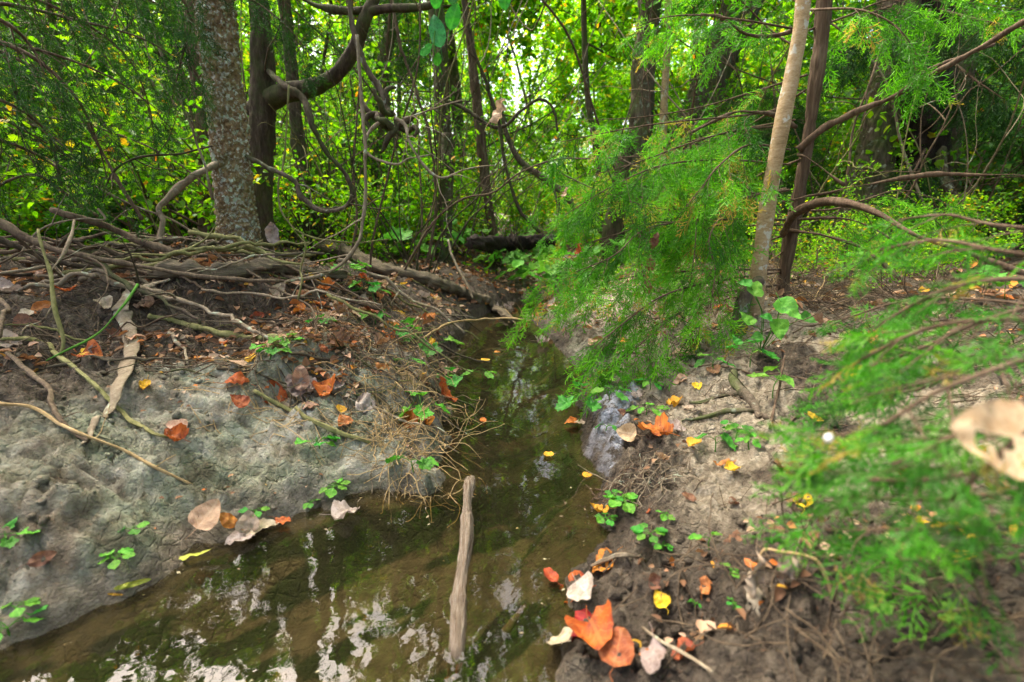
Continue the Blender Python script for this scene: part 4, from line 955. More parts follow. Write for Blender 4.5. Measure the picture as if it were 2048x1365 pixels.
VN = [
 ('hanging_vine', 'thick grey vine dropping into the dark knot of stems', [(690, -40, 13, 2.6), (700, 30, 14, 2.6), (714, 90, 15, 2.6), (738, 140, 16, 2.6), (765, 182, 16, 2.6), (778, 214, 15, 2.6)], 'bark_grey', 0),
 ('hanging_vine', 'long slack vine hanging straight down then sweeping along the drift mound', [(714, 70, 7, 2.55), (724, 180, 8, 2.55), (730, 300, 8, 2.5), (730, 410, 9, 2.5), (718, 480, 9, 2.45), (690, 524, 10, 2.4), (640, 552, 9, 2.3), (560, 566, 8, 2.2)], 'twig_pale', 4),
 ('hooked_branch', 'pale branch curling below the dark knot of stems', [(764, 240, 8, 2.58), (738, 266, 9, 2.55), (732, 296, 8, 2.5), (752, 318, 8, 2.5), (795, 329, 7, 2.5), (818, 318, 6, 2.5), (860, 310, 4, 2.5)], 'twig_pale', 3),
 ('hooked_branch', 'pale forked branch running out and down from the dark knot of stems', [(790, 236, 9, 2.56), (812, 252, 8, 2.55), (824, 290, 7, 2.5), (852, 334, 7, 2.5), (884, 356, 6, 2.5), (930, 340, 5, 2.5), (990, 332, 3, 2.5)], 'twig_pale', 5),
 ('side_branch', 'short straight pale branch pointing sideways from the dark knot of stems', [(808, 238, 7, 2.56), (838, 228, 6, 2.55), (872, 218, 5, 2.55), (930, 200, 3, 2.5)], 'twig_pale', 2),
 ('thin_vine', 'thin tan vine looping beside the bent limbed tree', [(578, 170, 4, 3.0), (570, 300, 5, 3.0), (556, 372, 5, 2.95), (566, 432, 5, 2.9), (610, 470, 5, 2.9), (700, 486, 4, 2.9), (780, 480, 3, 2.9)], 'twig_green', 2),
 ('drooping_branch', 'curved branch drooping from the lichened trunk towards the fallen log', [(470, 300, 10, 3.02), (548, 342, 11, 2.9), (588, 366, 12, 2.9), (606, 400, 13, 2.9), (640, 424, 10, 2.9), (684, 418, 9, 2.9), (703, 390, 8, 2.9)], 'bark_grey', 3),
 ('dangling_stem', 'dark stem slanting down through the thicket above the water head', [(920, -20, 8, 4.6), (944, 90, 8, 4.6), (972, 170, 9, 4.6), (998, 250, 9, 4.6), (1012, 330, 9, 4.6), (1040, 420, 9, 4.6), (1080, 466, 8, 4.6)], 'bark_dark', 8),
 ('dangling_stem', 'thick brown stem leaning over the dark horizontal log', [(1002, 220, 10, 4.8), (1014, 270, 12, 4.8), (1040, 322, 16, 4.8), (1086, 356, 17, 4.8), (1136, 396, 18, 4.8), (1170, 450, 18, 4.8)], 'bark_grey', 6),
 ('arched_stem', 'arched stem bowing over the thicket above the dark horizontal log', [(896, 202, 8, 4.7), (940, 226, 9, 4.7), (998, 258, 9, 4.7), (1040, 220, 8, 4.7), (1078, 198, 8, 4.7), (1106, 214, 7, 4.7), (1116, 262, 6, 4.7)], 'bark_dark', 5),
 ('dangling_stem', 'thin crooked stem coming down beside the snapped trunk', [(780, -20, 7, 4.2), (800, 90, 7, 4.2), (836, 190, 7, 4.2), (862, 300, 7, 4.2), (870, 420, 7, 4.2), (850, 540, 8, 4.2)], 'twig', 8),
 ('pale_rod', 'thin pale rod leaning across the foot of the snapped trunk', [(896, 480, 6, 3.9), (910, 520, 6, 3.8), (926, 556, 6, 3.7), (945, 600, 5, 3.6)], 'twig_pale', 0),
 ('crooked_branch', 'grey elbow shaped branch standing on the drift mound against the lichened trunk', [(462, 318, 17, 3.05), (398, 346, 15, 2.75), (362, 372, 16, 2.7), (334, 400, 15, 2.65), (320, 418, 14, 2.62), (326, 440, 14, 2.6), (318, 476, 15, 2.55), (314, 505, 17, 2.5)], 'twig_pale', 0),
 ('arching_branch', 'black wiry branch arching over the drift mound', [(205, 405, 5, 2.6), (212, 372, 5, 2.6), (238, 330, 6, 2.6), (290, 312, 6, 2.6), (360, 308, 5, 2.7), (424, 292, 4, 2.8)], 'bark_dark', 4),
 ('slanting_branch', 'stout brown branch lying at a slant into the drift mound', [(104, 420, 18, 2.3), (140, 432, 17, 2.3), (190, 446, 17, 2.35), (240, 466, 17, 2.4), (290, 486, 18, 2.4), (350, 506, 18, 2.4)], 'twig', 2),
 ('long_pole', 'long dark pole lying across the drift mound above the strap root', [(-60, 418, 20, 1.9), (20, 458, 20, 1.9), (80, 490, 18, 1.9), (160, 512, 15, 1.9), (250, 530, 13, 1.95), (360, 545, 12, 2.0), (470, 556, 10, 2.05), (570, 562, 8, 2.1)], 'twig', 2),
 ('forked_pole', 'dark pole propped under the long pole at the end of the mound', [(-60, 452, 18, 2.0), (20, 486, 17, 2.05), (90, 516, 16, 2.1), (180, 540, 13, 2.15)], 'bark_dark', 1),
 ('thin_arch', 'thin grey twig arching above the long pole', [(40, 512, 7, 2.0), (70, 470, 7, 2.05), (110, 446, 7, 2.1), (170, 438, 6, 2.15), (210, 440, 6, 2.2), (196, 420, 5, 2.2)], 'twig_pale', 1),
 ('rising_branch', 'slender brown branch rising from the mound through the dark boughs', [(196, 432, 9, 2.5), (160, 412, 8, 2.5), (110, 372, 8, 2.45), (60, 350, 7, 2.4), (-20, 380, 6, 2.35)], 'twig', 4),
 ('rising_branch', 'long straight branch slanting up from the mound to the treetops', [(284, 440, 8, 2.6), (246, 380, 8, 2.6), (200, 300, 8, 2.6), (140, 210, 8, 2.5), (70, 140, 7, 2.45), (-30, 90, 7, 2.4)], 'twig', 7),
 ('rising_branch', 'crooked dark branch bending up beside the rising branch', [(122, 372, 6, 2.4), (112, 320, 6, 2.4), (92, 260, 7, 2.4), (44, 212, 7, 2.35), (26, 160, 6, 2.3), (60, 128, 5, 2.3)], 'bark_dark', 5),
 ('thin_vine', 'thin pale vine slanting in front of the lichened trunk down to its foot', [(300, 40, 6, 2.7), (336, 140, 6, 2.7), (366, 210, 6, 2.7), (392, 280, 6, 2.7), (412, 340, 6, 2.7), (424, 400, 7, 2.75)], 'twig_pale', 3),
 ('green_shoot', 'green sapling stem rising in a fork from the dark soil', [(120, 712, 8, 1.36), (128, 682, 9, 1.38), (118, 640, 8, 1.4), (108, 590, 8, 1.43), (100, 540, 8, 1.47), (84, 490, 7, 1.5), (76, 460, 5, 1.52)], 'twig_green', 0),
 ('green_shoot', 'smooth bright green shoot bowed beside the strap root', [(92, 722, 6, 1.32), (138, 698, 7, 1.36), (190, 672, 7, 1.42), (222, 640, 7, 1.46), (244, 612, 7, 1.5), (262, 590, 6, 1.54), (276, 570, 4, 1.58)], 'stem_green', 0),
 ('fork_twig', 'pale forked twig crossing the green sapling stem', [(100, 545, 6, 1.5), (128, 505, 6, 1.55), (144, 470, 5, 1.6), (150, 440, 4, 1.65)], 'twig_pale', 2),
 ('seedling_vine', 'thin leafy tendril standing among litter beside the drift log', [(596, 600, 3, 1.95), (604, 560, 3, 1.97), (600, 540, 3, 2.0), (612, 500, 3, 2.0), (606, 470, 2, 2.0)], 'twig_green', 2),
]
for k, (nm, lb, pts, mt, tw) in enumerate(VN): strand(nm, lb, pts, mt, 'branch' if 'branch' in nm or 'pole' in nm else 'vine' if 'vine' in nm else 'stem', k * 7, twigs=tw)

# the knot of stems
root = P(770, 236, 2.6); mb = MB(); r = np.random.default_rng(9)
for k in range(9):
    a = r.random() * 6.28; q = root + np.array([math.cos(a) * .05, .04 * r.standard_normal(), math.sin(a) * .05])
    tube(mb, catmull(wander(q, r.standard_normal(3), .20, 6, .5, 0, r), 16), .012 * np.sin(np.linspace(.5, 2.9, 16)) + .003, 8)
o = obj('stem_knot', mb.mesh('stem_knot', M['bark_dark'], root)); o.location = root; tag(o, 'dark tangled knot of old vine stems hanging in mid air', 'knot')

# thin stems through the thicket, one by one
gv = 'thin bare stems in the thicket'
r = np.random.default_rng(404)
cnt = 0
while cnt < 95:
    y = r.uniform(3.3, 6.8); x = r.uniform(-1.15, .95) * y
    if (-.55 < x < .75 and y < 5) or (0 < x < 1.9 and y < 3.4) or (-1.9 < x < -1.2 and y < 3.3): continue
    b_ = on_ground(x, y, -.05); ln = r.uniform(1.2, 4.2)
    lean = r.normal(0, .35) + (-.25 if x < -1.5 else 0)
    pth = catmull(wander(b_, (lean, .2 * r.standard_normal(), 1), ln, 8, .17, -.02, r), 30)
    rd = r.uniform(.004, .013); mb = MB(); tube(mb, pth, np.linspace(rd, rd * .3, 30), 6)
    for m in range(int(r.integers(3, 9))):
        i = int(r.integers(5, 29)); q = catmull(wander(pth[i], unit(pth[i] - pth[i - 1]) * .5 + .8 * r.standard_normal(3), r.uniform(.2, .9), 6, .22, -.05, r), 12); tube(mb, q, np.linspace(rd * .45, .001, 12), 4, cap=False)
    mt_n = ('twig', 'bark_dark', 'twig', 'twig_pale', 'twig_green')[cnt % 5]
    o = obj('thicket_stem', mb.mesh('thicket_stem', M[mt_n], b_)); o.location = b_
    tag(o, {'twig': 'brown', 'bark_dark': 'dark', 'twig_pale': 'pale tan', 'twig_green': 'olive green'}[mt_n] + ' thin bare crooked stem growing up through the thicket', 'stem', gv); cnt += 1
gv = 'slack vines hanging in the thicket'
for k in range(26):
    y = r.uniform(3.4, 6.0); x = r.uniform(-.95, .6) * y
    a = np.array([x, y, r.uniform(1.6, 3.2)]); b_ = a + np.array([r.normal(0, .9), r.normal(0, .4), r.uniform(-1.2, .3)])
    m = (a + b_) / 2 - np.array([r.normal(0, .2), 0, r.uniform(.3, 1.0)])
    z0 = float(hz(m[0], m[1])[0]); m[2] = max(m[2], z0 + .2)
    mb = MB(); pth = catmull([a + [0, 0, 1.5], a, m, b_, b_ + [r.normal(0, .3), 0, 1.2]], 40) + .02 * np.cumsum(r.standard_normal((40, 3)), 0) * .25; tube(mb, pth, r.uniform(.003, .007), 6)
    o = obj('slack_vine', mb.mesh('slack_vine', M[('twig', 'twig_pale')[k % 2]], a)); o.location = a
    tag(o, ('brown', 'pale')[k % 2] + ' slack thin vine looping between the trunks of the thicket', 'vine', gv)

# ------------------------------------------------------------------ logs and sticks
def log_on(name, label, pts, mat, cat, kind='plain', amp=.006, seed=0, sides=20, flat=None, twigs=0):
    """pts: (u, v, width px, lift m) resting on the ground under that direction"""
    c = []; rr = []
    for u, v, wd, lf in pts:
        g = G(u, v, 0); dd = np.linalg.norm(g - [0, 0, CAM_H]); dz = g[1] / ray(u, v)[1]
        rad = wd / 2 * dz / FPX; rr.append(rad); c.append(g + [0, 0, lf + rad * .55])
    c = np.array(c); rr = np.array(rr)
    ln = np.linalg.norm(np.diff(c, axis=0), axis=1).sum(); n = int(min(160, max(12, ln / .012)))
    path = catmull(c, n); rad = catmull(np.stack([rr] * 3, 1), n)[:, 0]
    s1 = np.linspace(0, ln, n)
    path += np.stack([.6 * fbm(s1 * 5, 0 * s1 + k * 9.1, 0, seed + 70 + k, 2) + .4 * fbm(s1 * 18, 0 * s1 + k * 5.3, 0, seed + 80 + k, 3) for k in range(3)], 1) * np.minimum(.010, rad.mean() * .9)
    rad = rad * (1 + .2 * fbm(s1 * 20, 0 * s1, 0, seed + 90, 2))
    gz = hz(path[:, 0], path[:, 1]); path[:, 2] = np.maximum(path[:, 2], gz + rad * .35)
    th = np.linspace(0, 2 * np.pi, sides, endpoint=False)
    s = np.linspace(0, ln, n)
    d = amp * fbm(np.cos(th)[None] * 1.6 + 0 * s[:, None], np.sin(th)[None] * 1.6 + 0 * s[:, None], s[:, None] * 9, seed, 4)
    mb = MB(); tube(mb, path, np.clip(rad, .0012, None), sides, disp=d, flat=flat or 1.0)
    r = np.random.default_rng(seed)
    for k in range(twigs):
        i = int(r.integers(2, n - 1)); q = catmull(wander(path[i], unit(path[i] - path[i - 1]) + .8 * r.standard_normal(3) + [0, 0, .3], .05 + .15 * r.random(), 4, .2, 0, r), 8)
        tube(mb, q, np.linspace(max(.001, rad[i] * .4), .0008, 8), 4, cap=False)
    o = obj(name, mb.mesh(name, M[mat], path[0])); o.location = path[0]
    return tag(o, label, cat)
# the weathered stick standing out of the water
a, b = W0(941, 957, .055), W0(912, 1308, -.004); e = W0(904, 1430, -.07)
mb = MB(); pth = catmull([a, a + (b - a) * .2 + [-.002, 0, .002], a + (b - a) * .45 + [.002, 0, .001], a + (b - a) * .75 + [-.003, 0, -.001], b, e], 120)
th = np.linspace(0, 2 * np.pi, 28, endpoint=False); s = np.linspace(0, 1, 120)
rad = .0112 + .0028 * s + .002 * np.sin(s * 21) + .004 * np.exp(-((s - .62) / .012) ** 2) + .003 * np.exp(-((s - .3) / .015) ** 2) + .0025 * np.exp(-((s - .08) / .01) ** 2)
rad[:2] *= .82
d = .0032 * fbm(np.cos(th)[None] * 2.2 + 0 * s[:, None], np.sin(th)[None] * 2.2, s[:, None] * 7, 5, 4) + .0012 * fbm(np.cos(th)[None] * 8 + 0 * s[:, None], np.sin(th)[None] * 8, s[:, None] * 5, 15, 2)
tube(mb, pth, rad, 28, disp=d)
o = obj('weathered_stick', mb.mesh('weathered_stick', M['driftwood'], a)); o.location = a; tag(o, 'barkless weathered tan stick slanting up out of the creek water', 'stick')
a, b = W0(1052, 1212, -.005), W0(1010, 1265, -.05)
mb = MB(); tube(mb, catmull([a, (a + b) / 2, b], 20), np.linspace(.006, .009, 20), 10); o = obj('sunken_stick', mb.mesh('sunken_stick', M['twig'], a)); o.location = a; tag(o, 'short dark stick sunk in the shallow water beside the orange leaves', 'stick')

LG = [
 ('drift_log', 'broad weathered grey log lying along the crest of the drift mound', [(270, 548, 22, .0), (350, 556, 34, .0), (430, 552, 32, .0), (520, 548, 28, .0), (600, 552, 22, .0), (690, 556, 12, .0)], 'old_log', 'log', .014, 0),
 ('fallen_log', 'long brown fallen trunk slanting down the bank into the head of the water', [(600, 500, 20, .0), (690, 520, 24, .03), (760, 548, 23, .03), (850, 572, 22, .03), (930, 596, 20, .02), (985, 622, 18, .01), (1024, 646, 11, .0)], 'old_log', 'log', .014, 3),
 ('dark_log', 'dark rotten log lying level across the gully beyond the water', [(940, 566, 16, .30), (1000, 566, 26, .34), (1050, 564, 26, .36), (1110, 562, 20, .38)], 'bark_char', 'log', .03, 2),
 ('strap_root', 'flat pale strap shaped root hanging down the dark bank', [(338, 566, 10, .01), (300, 584, 16, .015), (262, 602, 22, .02), (248, 632, 24, .02), (258, 668, 26, .02), (266, 710, 24, .015), (252, 772, 22, .015), (226, 826, 17, .01), (196, 866, 11, .008), (168, 892, 7, .004)], 'twig_pale', 'root', .003, 0),
 ('green_stick', 'smooth olive green stick lying across the dark bank', [(300, 642, 9, .015), (360, 658, 11, .02), (430, 678, 12, .02), (520, 690, 12, .015), (604, 690, 10, .01)], 'twig_green', 'stick', .002, 0),
 ('olive_stick', 'straight olive stick pointing down the pale clay towards the straw tuft', [(508, 794, 8, .01), (570, 824, 9, .012), (640, 858, 10, .012), (700, 880, 9, .008), (742, 892, 6, .005)], 'twig_green', 'stick', .0015, 1),
 ('creeping_root', 'wiry olive root running from the strap root down to the orange leaf', [(0, 692, 7, .01), (70, 690, 9, .012), (110, 712, 9, .01), (160, 752, 8, .01), (196, 786, 8, .01), (222, 812, 8, .012), (262, 850, 8, .01), (310, 872, 7, .008), (356, 888, 5, .006)], 'twig_green', 'root', .002, 1),
 ('creeping_root', 'dark root curving down the cracked bare clay beside the strap root', [(16, 716, 9, .01), (60, 756, 9, .01), (104, 796, 9, .01), (112, 836, 8, .008), (140, 868, 7, .006), (178, 890, 6, .005)], 'twig', 'root', .002, 1),
 ('thin_root', 'thin tan root trailing over the cracked clay to the water side', [(0, 816, 6, .006), (70, 826, 6, .006), (120, 856, 6, .006), (180, 886, 6, .006), (250, 908, 6, .006), (310, 946, 5, .005), (388, 976, 4, .004)], 'straw', 'root', .001, 2),
 ('kinked_twig', 'small pale kinked twig on the dark bank above the peach leaf', [(340, 672, 6, .008), (352, 692, 6, .01), (370, 708, 6, .01), (376, 730, 5, .008), (382, 745, 3, .005)], 'twig_pale', 'twig', .001, 0),
 ('gnarled_root', 'gnarled grey root forking over the sandy bank below the pale tree', [(1468, 744, 10, .0), (1472, 770, 20, -.002), (1480, 794, 20, -.002), (1500, 814, 16, -.002), (1524, 842, 7, -.004)], 'bark_grey', 'root', .005, 0),
 ('side_root', 'low grey root reaching from the gnarled root towards the water', [(1480, 792, 8, .0), (1440, 796, 9, -.001), (1410, 806, 7, -.001), (1380, 812, 3, -.003)], 'bark_grey', 'root', .003, 0),
 ('side_root', 'long slim grey root below the gnarled root beside the orange lobed leaf', [(1504, 826, 7, .0), (1450, 830, 9, -.001), (1410, 838, 8, -.001), (1364, 844, 3, -.003)], 'bark_grey', 'root', .003, 0),
 ('wet_twig', 'pale wet twig crossing the orange leaf at the water edge', [(1178, 1150, 5, .008), (1210, 1136, 7, .014), (1250, 1130, 6, .012), (1292, 1128, 4, .006)], 'twig_pale', 'twig', .001, 0),
 ('muddy_twig', 'long pale twig lying over the pinkish leaf in the mud', [(1282, 1284, 6, .02), (1320, 1310, 6, .022), (1370, 1340, 6, .02), (1420, 1372, 5, .015)], 'twig_pale', 'twig', .001, 0),
 ('bank_stick', 'dark stick poking out from under the cedar boughs at the water edge', [(1152, 752, 9, .02), (1176, 736, 12, .02), (1204, 716, 14, .02), (1226, 700, 14, .02)], 'bark_dark', 'stick', .002, 0),
 ('leaning_twig', 'tan twig stretched from the bank out over the still water', [(1062, 676, 3, .10), (1020, 668, 4, .10), (960, 672, 4, .10), (900, 676, 5, .08), (850, 690, 5, .03)], 'straw', 'twig', .001, 2),
 ('stake_twig', 'upright reddish twig stuck in the sandy bank', [(1540, 862, 6, .0), (1552, 800, 5, .02), (1566, 742, 4, .05)], 'bark_cedar', 'twig', .001, 0),
]
for k, (nm, lb, pts, mt, ct, am, tw) in enumerate(LG): log_on(nm, lb, pts, mt, ct, amp=am, seed=500 + k, twigs=tw, flat=.35 if nm == 'strap_root' else None)

r = np.random.default_rng(515)
ADJ = {'twig': 'brown', 'bark_dark': 'dark', 'twig_pale': 'pale tan', 'old_log': 'weathered grey', 'twig_green': 'olive green'}
def rand_stick(x, y, ang, ln, rd, mat, label, group, name='stick', lift=0.0, curl=.16, twig=True, tilt=0.0):
    b_ = on_ground(x, y); n = 14
    p = wander((x, y, 0), (math.cos(ang), math.sin(ang), 0), ln, 7, curl, 0, r); p[:, 2] = 0; p = catmull(p, n)
    s = np.linspace(0, 1, n); h = hz(p[:, 0], p[:, 1])
    # a stick bridges hollows: its own smooth line laid on the highest points under it
    A = np.polyfit(s, h, 1); line = np.polyval(A, s); line += max(0, (h - line).max() * .6)
    p[:, 2] = np.maximum(line * .75 + h * .25, h + rd * .2) + rd * .5 + lift + tilt * s + .012 * fbm(s * 3, 0 * s + x * 7, 0, 3, 2)
    p = catmull(p, 30); ss_ = np.linspace(0, ln, 30)
    p += np.stack([fbm(ss_ * 16, 0 * ss_ + k * 3.3 + x * 9, 0, 60 + k, 3) for k in range(3)], 1) * rd * .9
    mb = MB(); tube(mb, p, np.linspace(rd, rd * .45, 30) * (1 + .25 * fbm(ss_ * 25, 0 * ss_ + x * 5, 0, 66, 2)), 7); p = p[::2][:n]
    if twig:
        for m in range(int(r.integers(0, 4))):
            i = int(r.integers(3, n - 1)); q = catmull(wander(p[i], unit(p[i] - p[i - 1]) + .7 * r.standard_normal(3) + [0, 0, .25], ln * .3 * r.random() + .03, 4, .2, 0, r), 7)
            tube(mb, q, np.linspace(rd * .5, .0008, 7), 4, cap=False)
    o = obj(name, mb.mesh(name, M[mat], b_)); o.location = b_
    return tag(o, ADJ[mat] + ' ' + label, 'stick', group)
mats = ['twig', 'twig', 'bark_dark', 'twig_pale', 'old_log', 'twig_green']
for k in range(78):
    x = r.normal(-1.75, .75); y = 2.35 + .28 * r.standard_normal()
    if x > -.55 or x < -3.4: x = -1.6 + .4 * r.standard_normal()
    rand_stick(x, y, r.normal(0, .35) + (math.pi if r.random() < .5 else 0), r.uniform(.25, 1.1), r.uniform(.004, .014), mats[k % 6], 'dry stick heaped on the drift mound', 'sticks heaped on the drift mound', lift=r.uniform(0, .10), tilt=r.normal(0, .05))
for k in range(46):
    x = r.uniform(-2.2, -.35); y = r.uniform(1.35, 2.3)
    rand_stick(x, y, r.normal(0.2, .7), r.uniform(.15, .6), r.uniform(.0025, .006), mats[(k * 5) % 6], 'thin stick lying on the dark soil between mound and clay', 'thin sticks on the dark soil')
for k in range(40):
    x = r.uniform(-.9, -.18); y = r.uniform(1.5, 3.4)
    if dist_creek(x, y)[0] < .06: continue
    rand_stick(x, y, r.normal(-.5, .6), r.uniform(.12, .5), r.uniform(.002, .006), mats[(k * 5) % 6], 'thin twig among the leaf litter beside the fallen trunk', 'twigs in the leaf litter')
for k in range(44):
    x = r.uniform(.45, 2.6); y = r.uniform(1.3, 4.0)
    if dist_creek(x, y)[0] < .1: continue
    rand_stick(x, y, r.normal(0, .9), r.uniform(.12, .7), r.uniform(.002, .007), mats[(k * 5) % 5], 'thin twig on the bank under the cedar', 'twigs under the cedar')

# fine twig and straw litter too small to pick apart
def fine_litter(name, n, fx, fy, mat, L, rd, keep, seed):
    r = np.random.default_rng(seed); mb = MB(); c = 0
    while c < n:
        x, y = fx(r), fy(r)
        if not keep(x, y): continue
        a = r.normal(0, .9); l = L * (.4 + r.random()); d = np.array([math.cos(a), math.sin(a)])
        q = np.array([[x - d[0] * l / 2, y - d[1] * l / 2], [x + .1 * l * r.standard_normal(), y + .1 * l * r.standard_normal()], [x + d[0] * l / 2, y + d[1] * l / 2]])
        z = hz(q[:, 0], q[:, 1]) + rd + .02 * r.random() ** 2
        tube(mb, np.column_stack([q, z]), rd * (.6 + .7 * r.random()), 3, rnd=r.random(), cap=False); c += 1
    return tag(obj(name, mb.mesh(name, M[mat])), kind='stuff')
dk = lambda x, y: float(dist_creek(x, y)[0])
fine_litter('twig_litter', 2600, lambda r: r.normal(-1.3, .8), lambda r: r.uniform(1.4, 3.0), 'twig', .11, .0017, lambda x, y: dk(x, y) > .25 and x < -.2, 1)
fine_litter('straw_litter', 700, lambda r: r.uniform(-1.0, -.15), lambda r: r.uniform(1.25, 2.8), 'straw', .09, .0012, lambda x, y: .03 < dk(x, y) < .55 and x < 0, 2)
fine_litter('needle_litter', 900, lambda r: r.uniform(.2, 2.4), lambda r: r.uniform(.6, 3.0), 'twig', .08, .0014, lambda x, y: dk(x, y) > .08, 3)

# ------------------------------------------------------------------ leaves
def leaf_shape(shape, seed, curl=1.0):
    """unit-length leaf, base at the origin, tip at +Y; returns MB with blade and stalk"""
    r = np.random.default_rng(seed); mb = MB()
    c1, c2, tw = curl * r.uniform(-.2, 1.5), curl * r.uniform(-.5, .9), curl * r.uniform(-.5, .5)
    def lift(x, y):
        return c1 * x * x + c2 * (y - .45) ** 2 * .9 + tw * x * (y - .4) + .11 * (curl + .15) * fbm(x * 6 + seed, y * 6, 0, seed, 3) + .10 * np.abs(x) * (1 if curl > .3 else .4)
    if shape == 'lobed':
        na, nr = 56, 5
        a = np.linspace(-np.pi, np.pi, na, endpoint=False)
        rr = .36 + .15 * np.abs(np.cos(a * 2.5)) ** 1.3 + .06 * np.cos(a); rr *= 1 + .05 * np.sign(np.sin(a * 17)); rr *= np.where(np.abs(a) > 2.75, .45, 1)
        rows = []
        for k in range(nr):
            f = (k + 1) / nr; rows.append(np.stack([np.sin(a) * rr * f, .42 + np.cos(a) * rr * f], 1))
        xy = np.vstack([[[0, .42]]] + rows)
        T = [(0, 1 + (j + 1) % na, 1 + j) for j in range(na)]
        Q = [(1 + k * na + j, 1 + k * na + (j + 1) % na, 1 + (k + 1) * na + (j + 1) % na, 1 + (k + 1) * na + j) for k in range(nr - 1) for j in range(na)]
    else:
        nt, nu = 15, 7; tt = np.linspace(0, 1, nt); us = np.linspace(-1, 1, nu)
        if shape == 'broad': hw = .50 * np.clip(np.sin(np.pi * tt ** .62), 0, 1) ** .72 * (1 - .12 * tt)
        elif shape == 'oval': hw = .30 * np.clip(np.sin(np.pi * tt ** .85), 0, 1) ** .7
        elif shape == 'blade': hw = .085 * np.clip(np.sin(np.pi * tt ** .9), 0, 1) ** .35
        else: hw = .46 * np.clip(np.sin(np.pi * np.clip(tt, 0, 1) ** .5), 0, 1) ** .8 * (1 - .35 * tt)
        if shape in ('broad', 'heart'): hw = hw * (1 + .07 * ((tt * 7.3) % 1 - .5))
        Tt, Uu = np.meshgrid(tt, us, indexing='ij')
        asym = 1 + .12 * np.sign(Uu) * r.standard_normal() * .5
        hx = Uu * hw[:, None] * asym
        back = -.16 * np.abs(Uu) ** 1.5 * np.clip(1 - Tt * 3, 0, 1) if shape == 'heart' else 0
        xy = np.stack([hx, Tt + back], -1).reshape(-1, 2)
        i = (np.arange(nt - 1)[:, None] * nu + np.arange(nu - 1)[None]).ravel(); Q = np.stack([i, i + 1, i + nu + 1, i + nu], -1); T = None
    V = np.column_stack([xy, lift(xy[:, 0], xy[:, 1])]); V[:, 2] -= V[:, 2].min()
    uv = np.column_stack([xy, 0 * xy[:, 0]])
    mb.add(V, Q, T, None, uv)
    if shape != 'blade':
        z0 = V[0, 2]
        p = catmull([(0, .02, z0), (.03 * r.standard_normal(), -.18, z0 + .03), (.08 * r.standard_normal(), -.38, z0 + .02 + .1 * r.random())], 6)
        tube(mb, p, .011, 4)
    return mb
LM = {}
def leaf_me(shape, col, var, curl):
    k = (shape, col, var, curl)
    if k not in LM: LM[k] = leaf_shape(shape, hash((shape, var)) % 1 + var * 17 + len(shape) * 5, curl).mesh('leaf', M[col])
    return LM[k]
from mathutils import Matrix, Vector, Euler, Quaternion
def put_leaf(p, n, yaw, size, shape, col, var, curl, label, group=None, name='fallen_leaf', tilt=(0, 0), parent=None, wscale=1.0):
    o = obj(name, leaf_me(shape, col, var, curl), parent)
    q = Vector((0, 0, 1)).rotation_difference(Vector(n)) @ Euler((tilt[0], tilt[1], yaw)).to_quaternion()
    o.rotation_mode = 'QUATERNION'; o.rotation_quaternion = q; o.scale = (size * wscale, size, size); o.location = p
    if parent is None: tag(o, label, 'leaf', group)
    return o
def leaf_at(u, v, size_px, shape, col, label, yaw=0, curl=1.0, var=0, tilt=(0, 0), lift=.004, flat=False, group=None, wscale=1.0):
    g = G(u, v); dz = g[1] / ray(u, v)[1]; n = np.array([0, 0, 1.]) if flat or hz(g[0], g[1])[0] < 0 else normal_at(g[0], g[1])
    s = size_px * dz / FPX * .88
    c, s_ = math.cos(R(yaw)), math.sin(R(yaw))
    off = np.array([-s_, c, 0]) * s * .45
    return put_leaf(g - off + n * lift + np.array([0, 0, .002]), n, R(yaw), s, shape, 'fallen ' + col, var, curl, label, group, tilt=tilt, wscale=wscale)
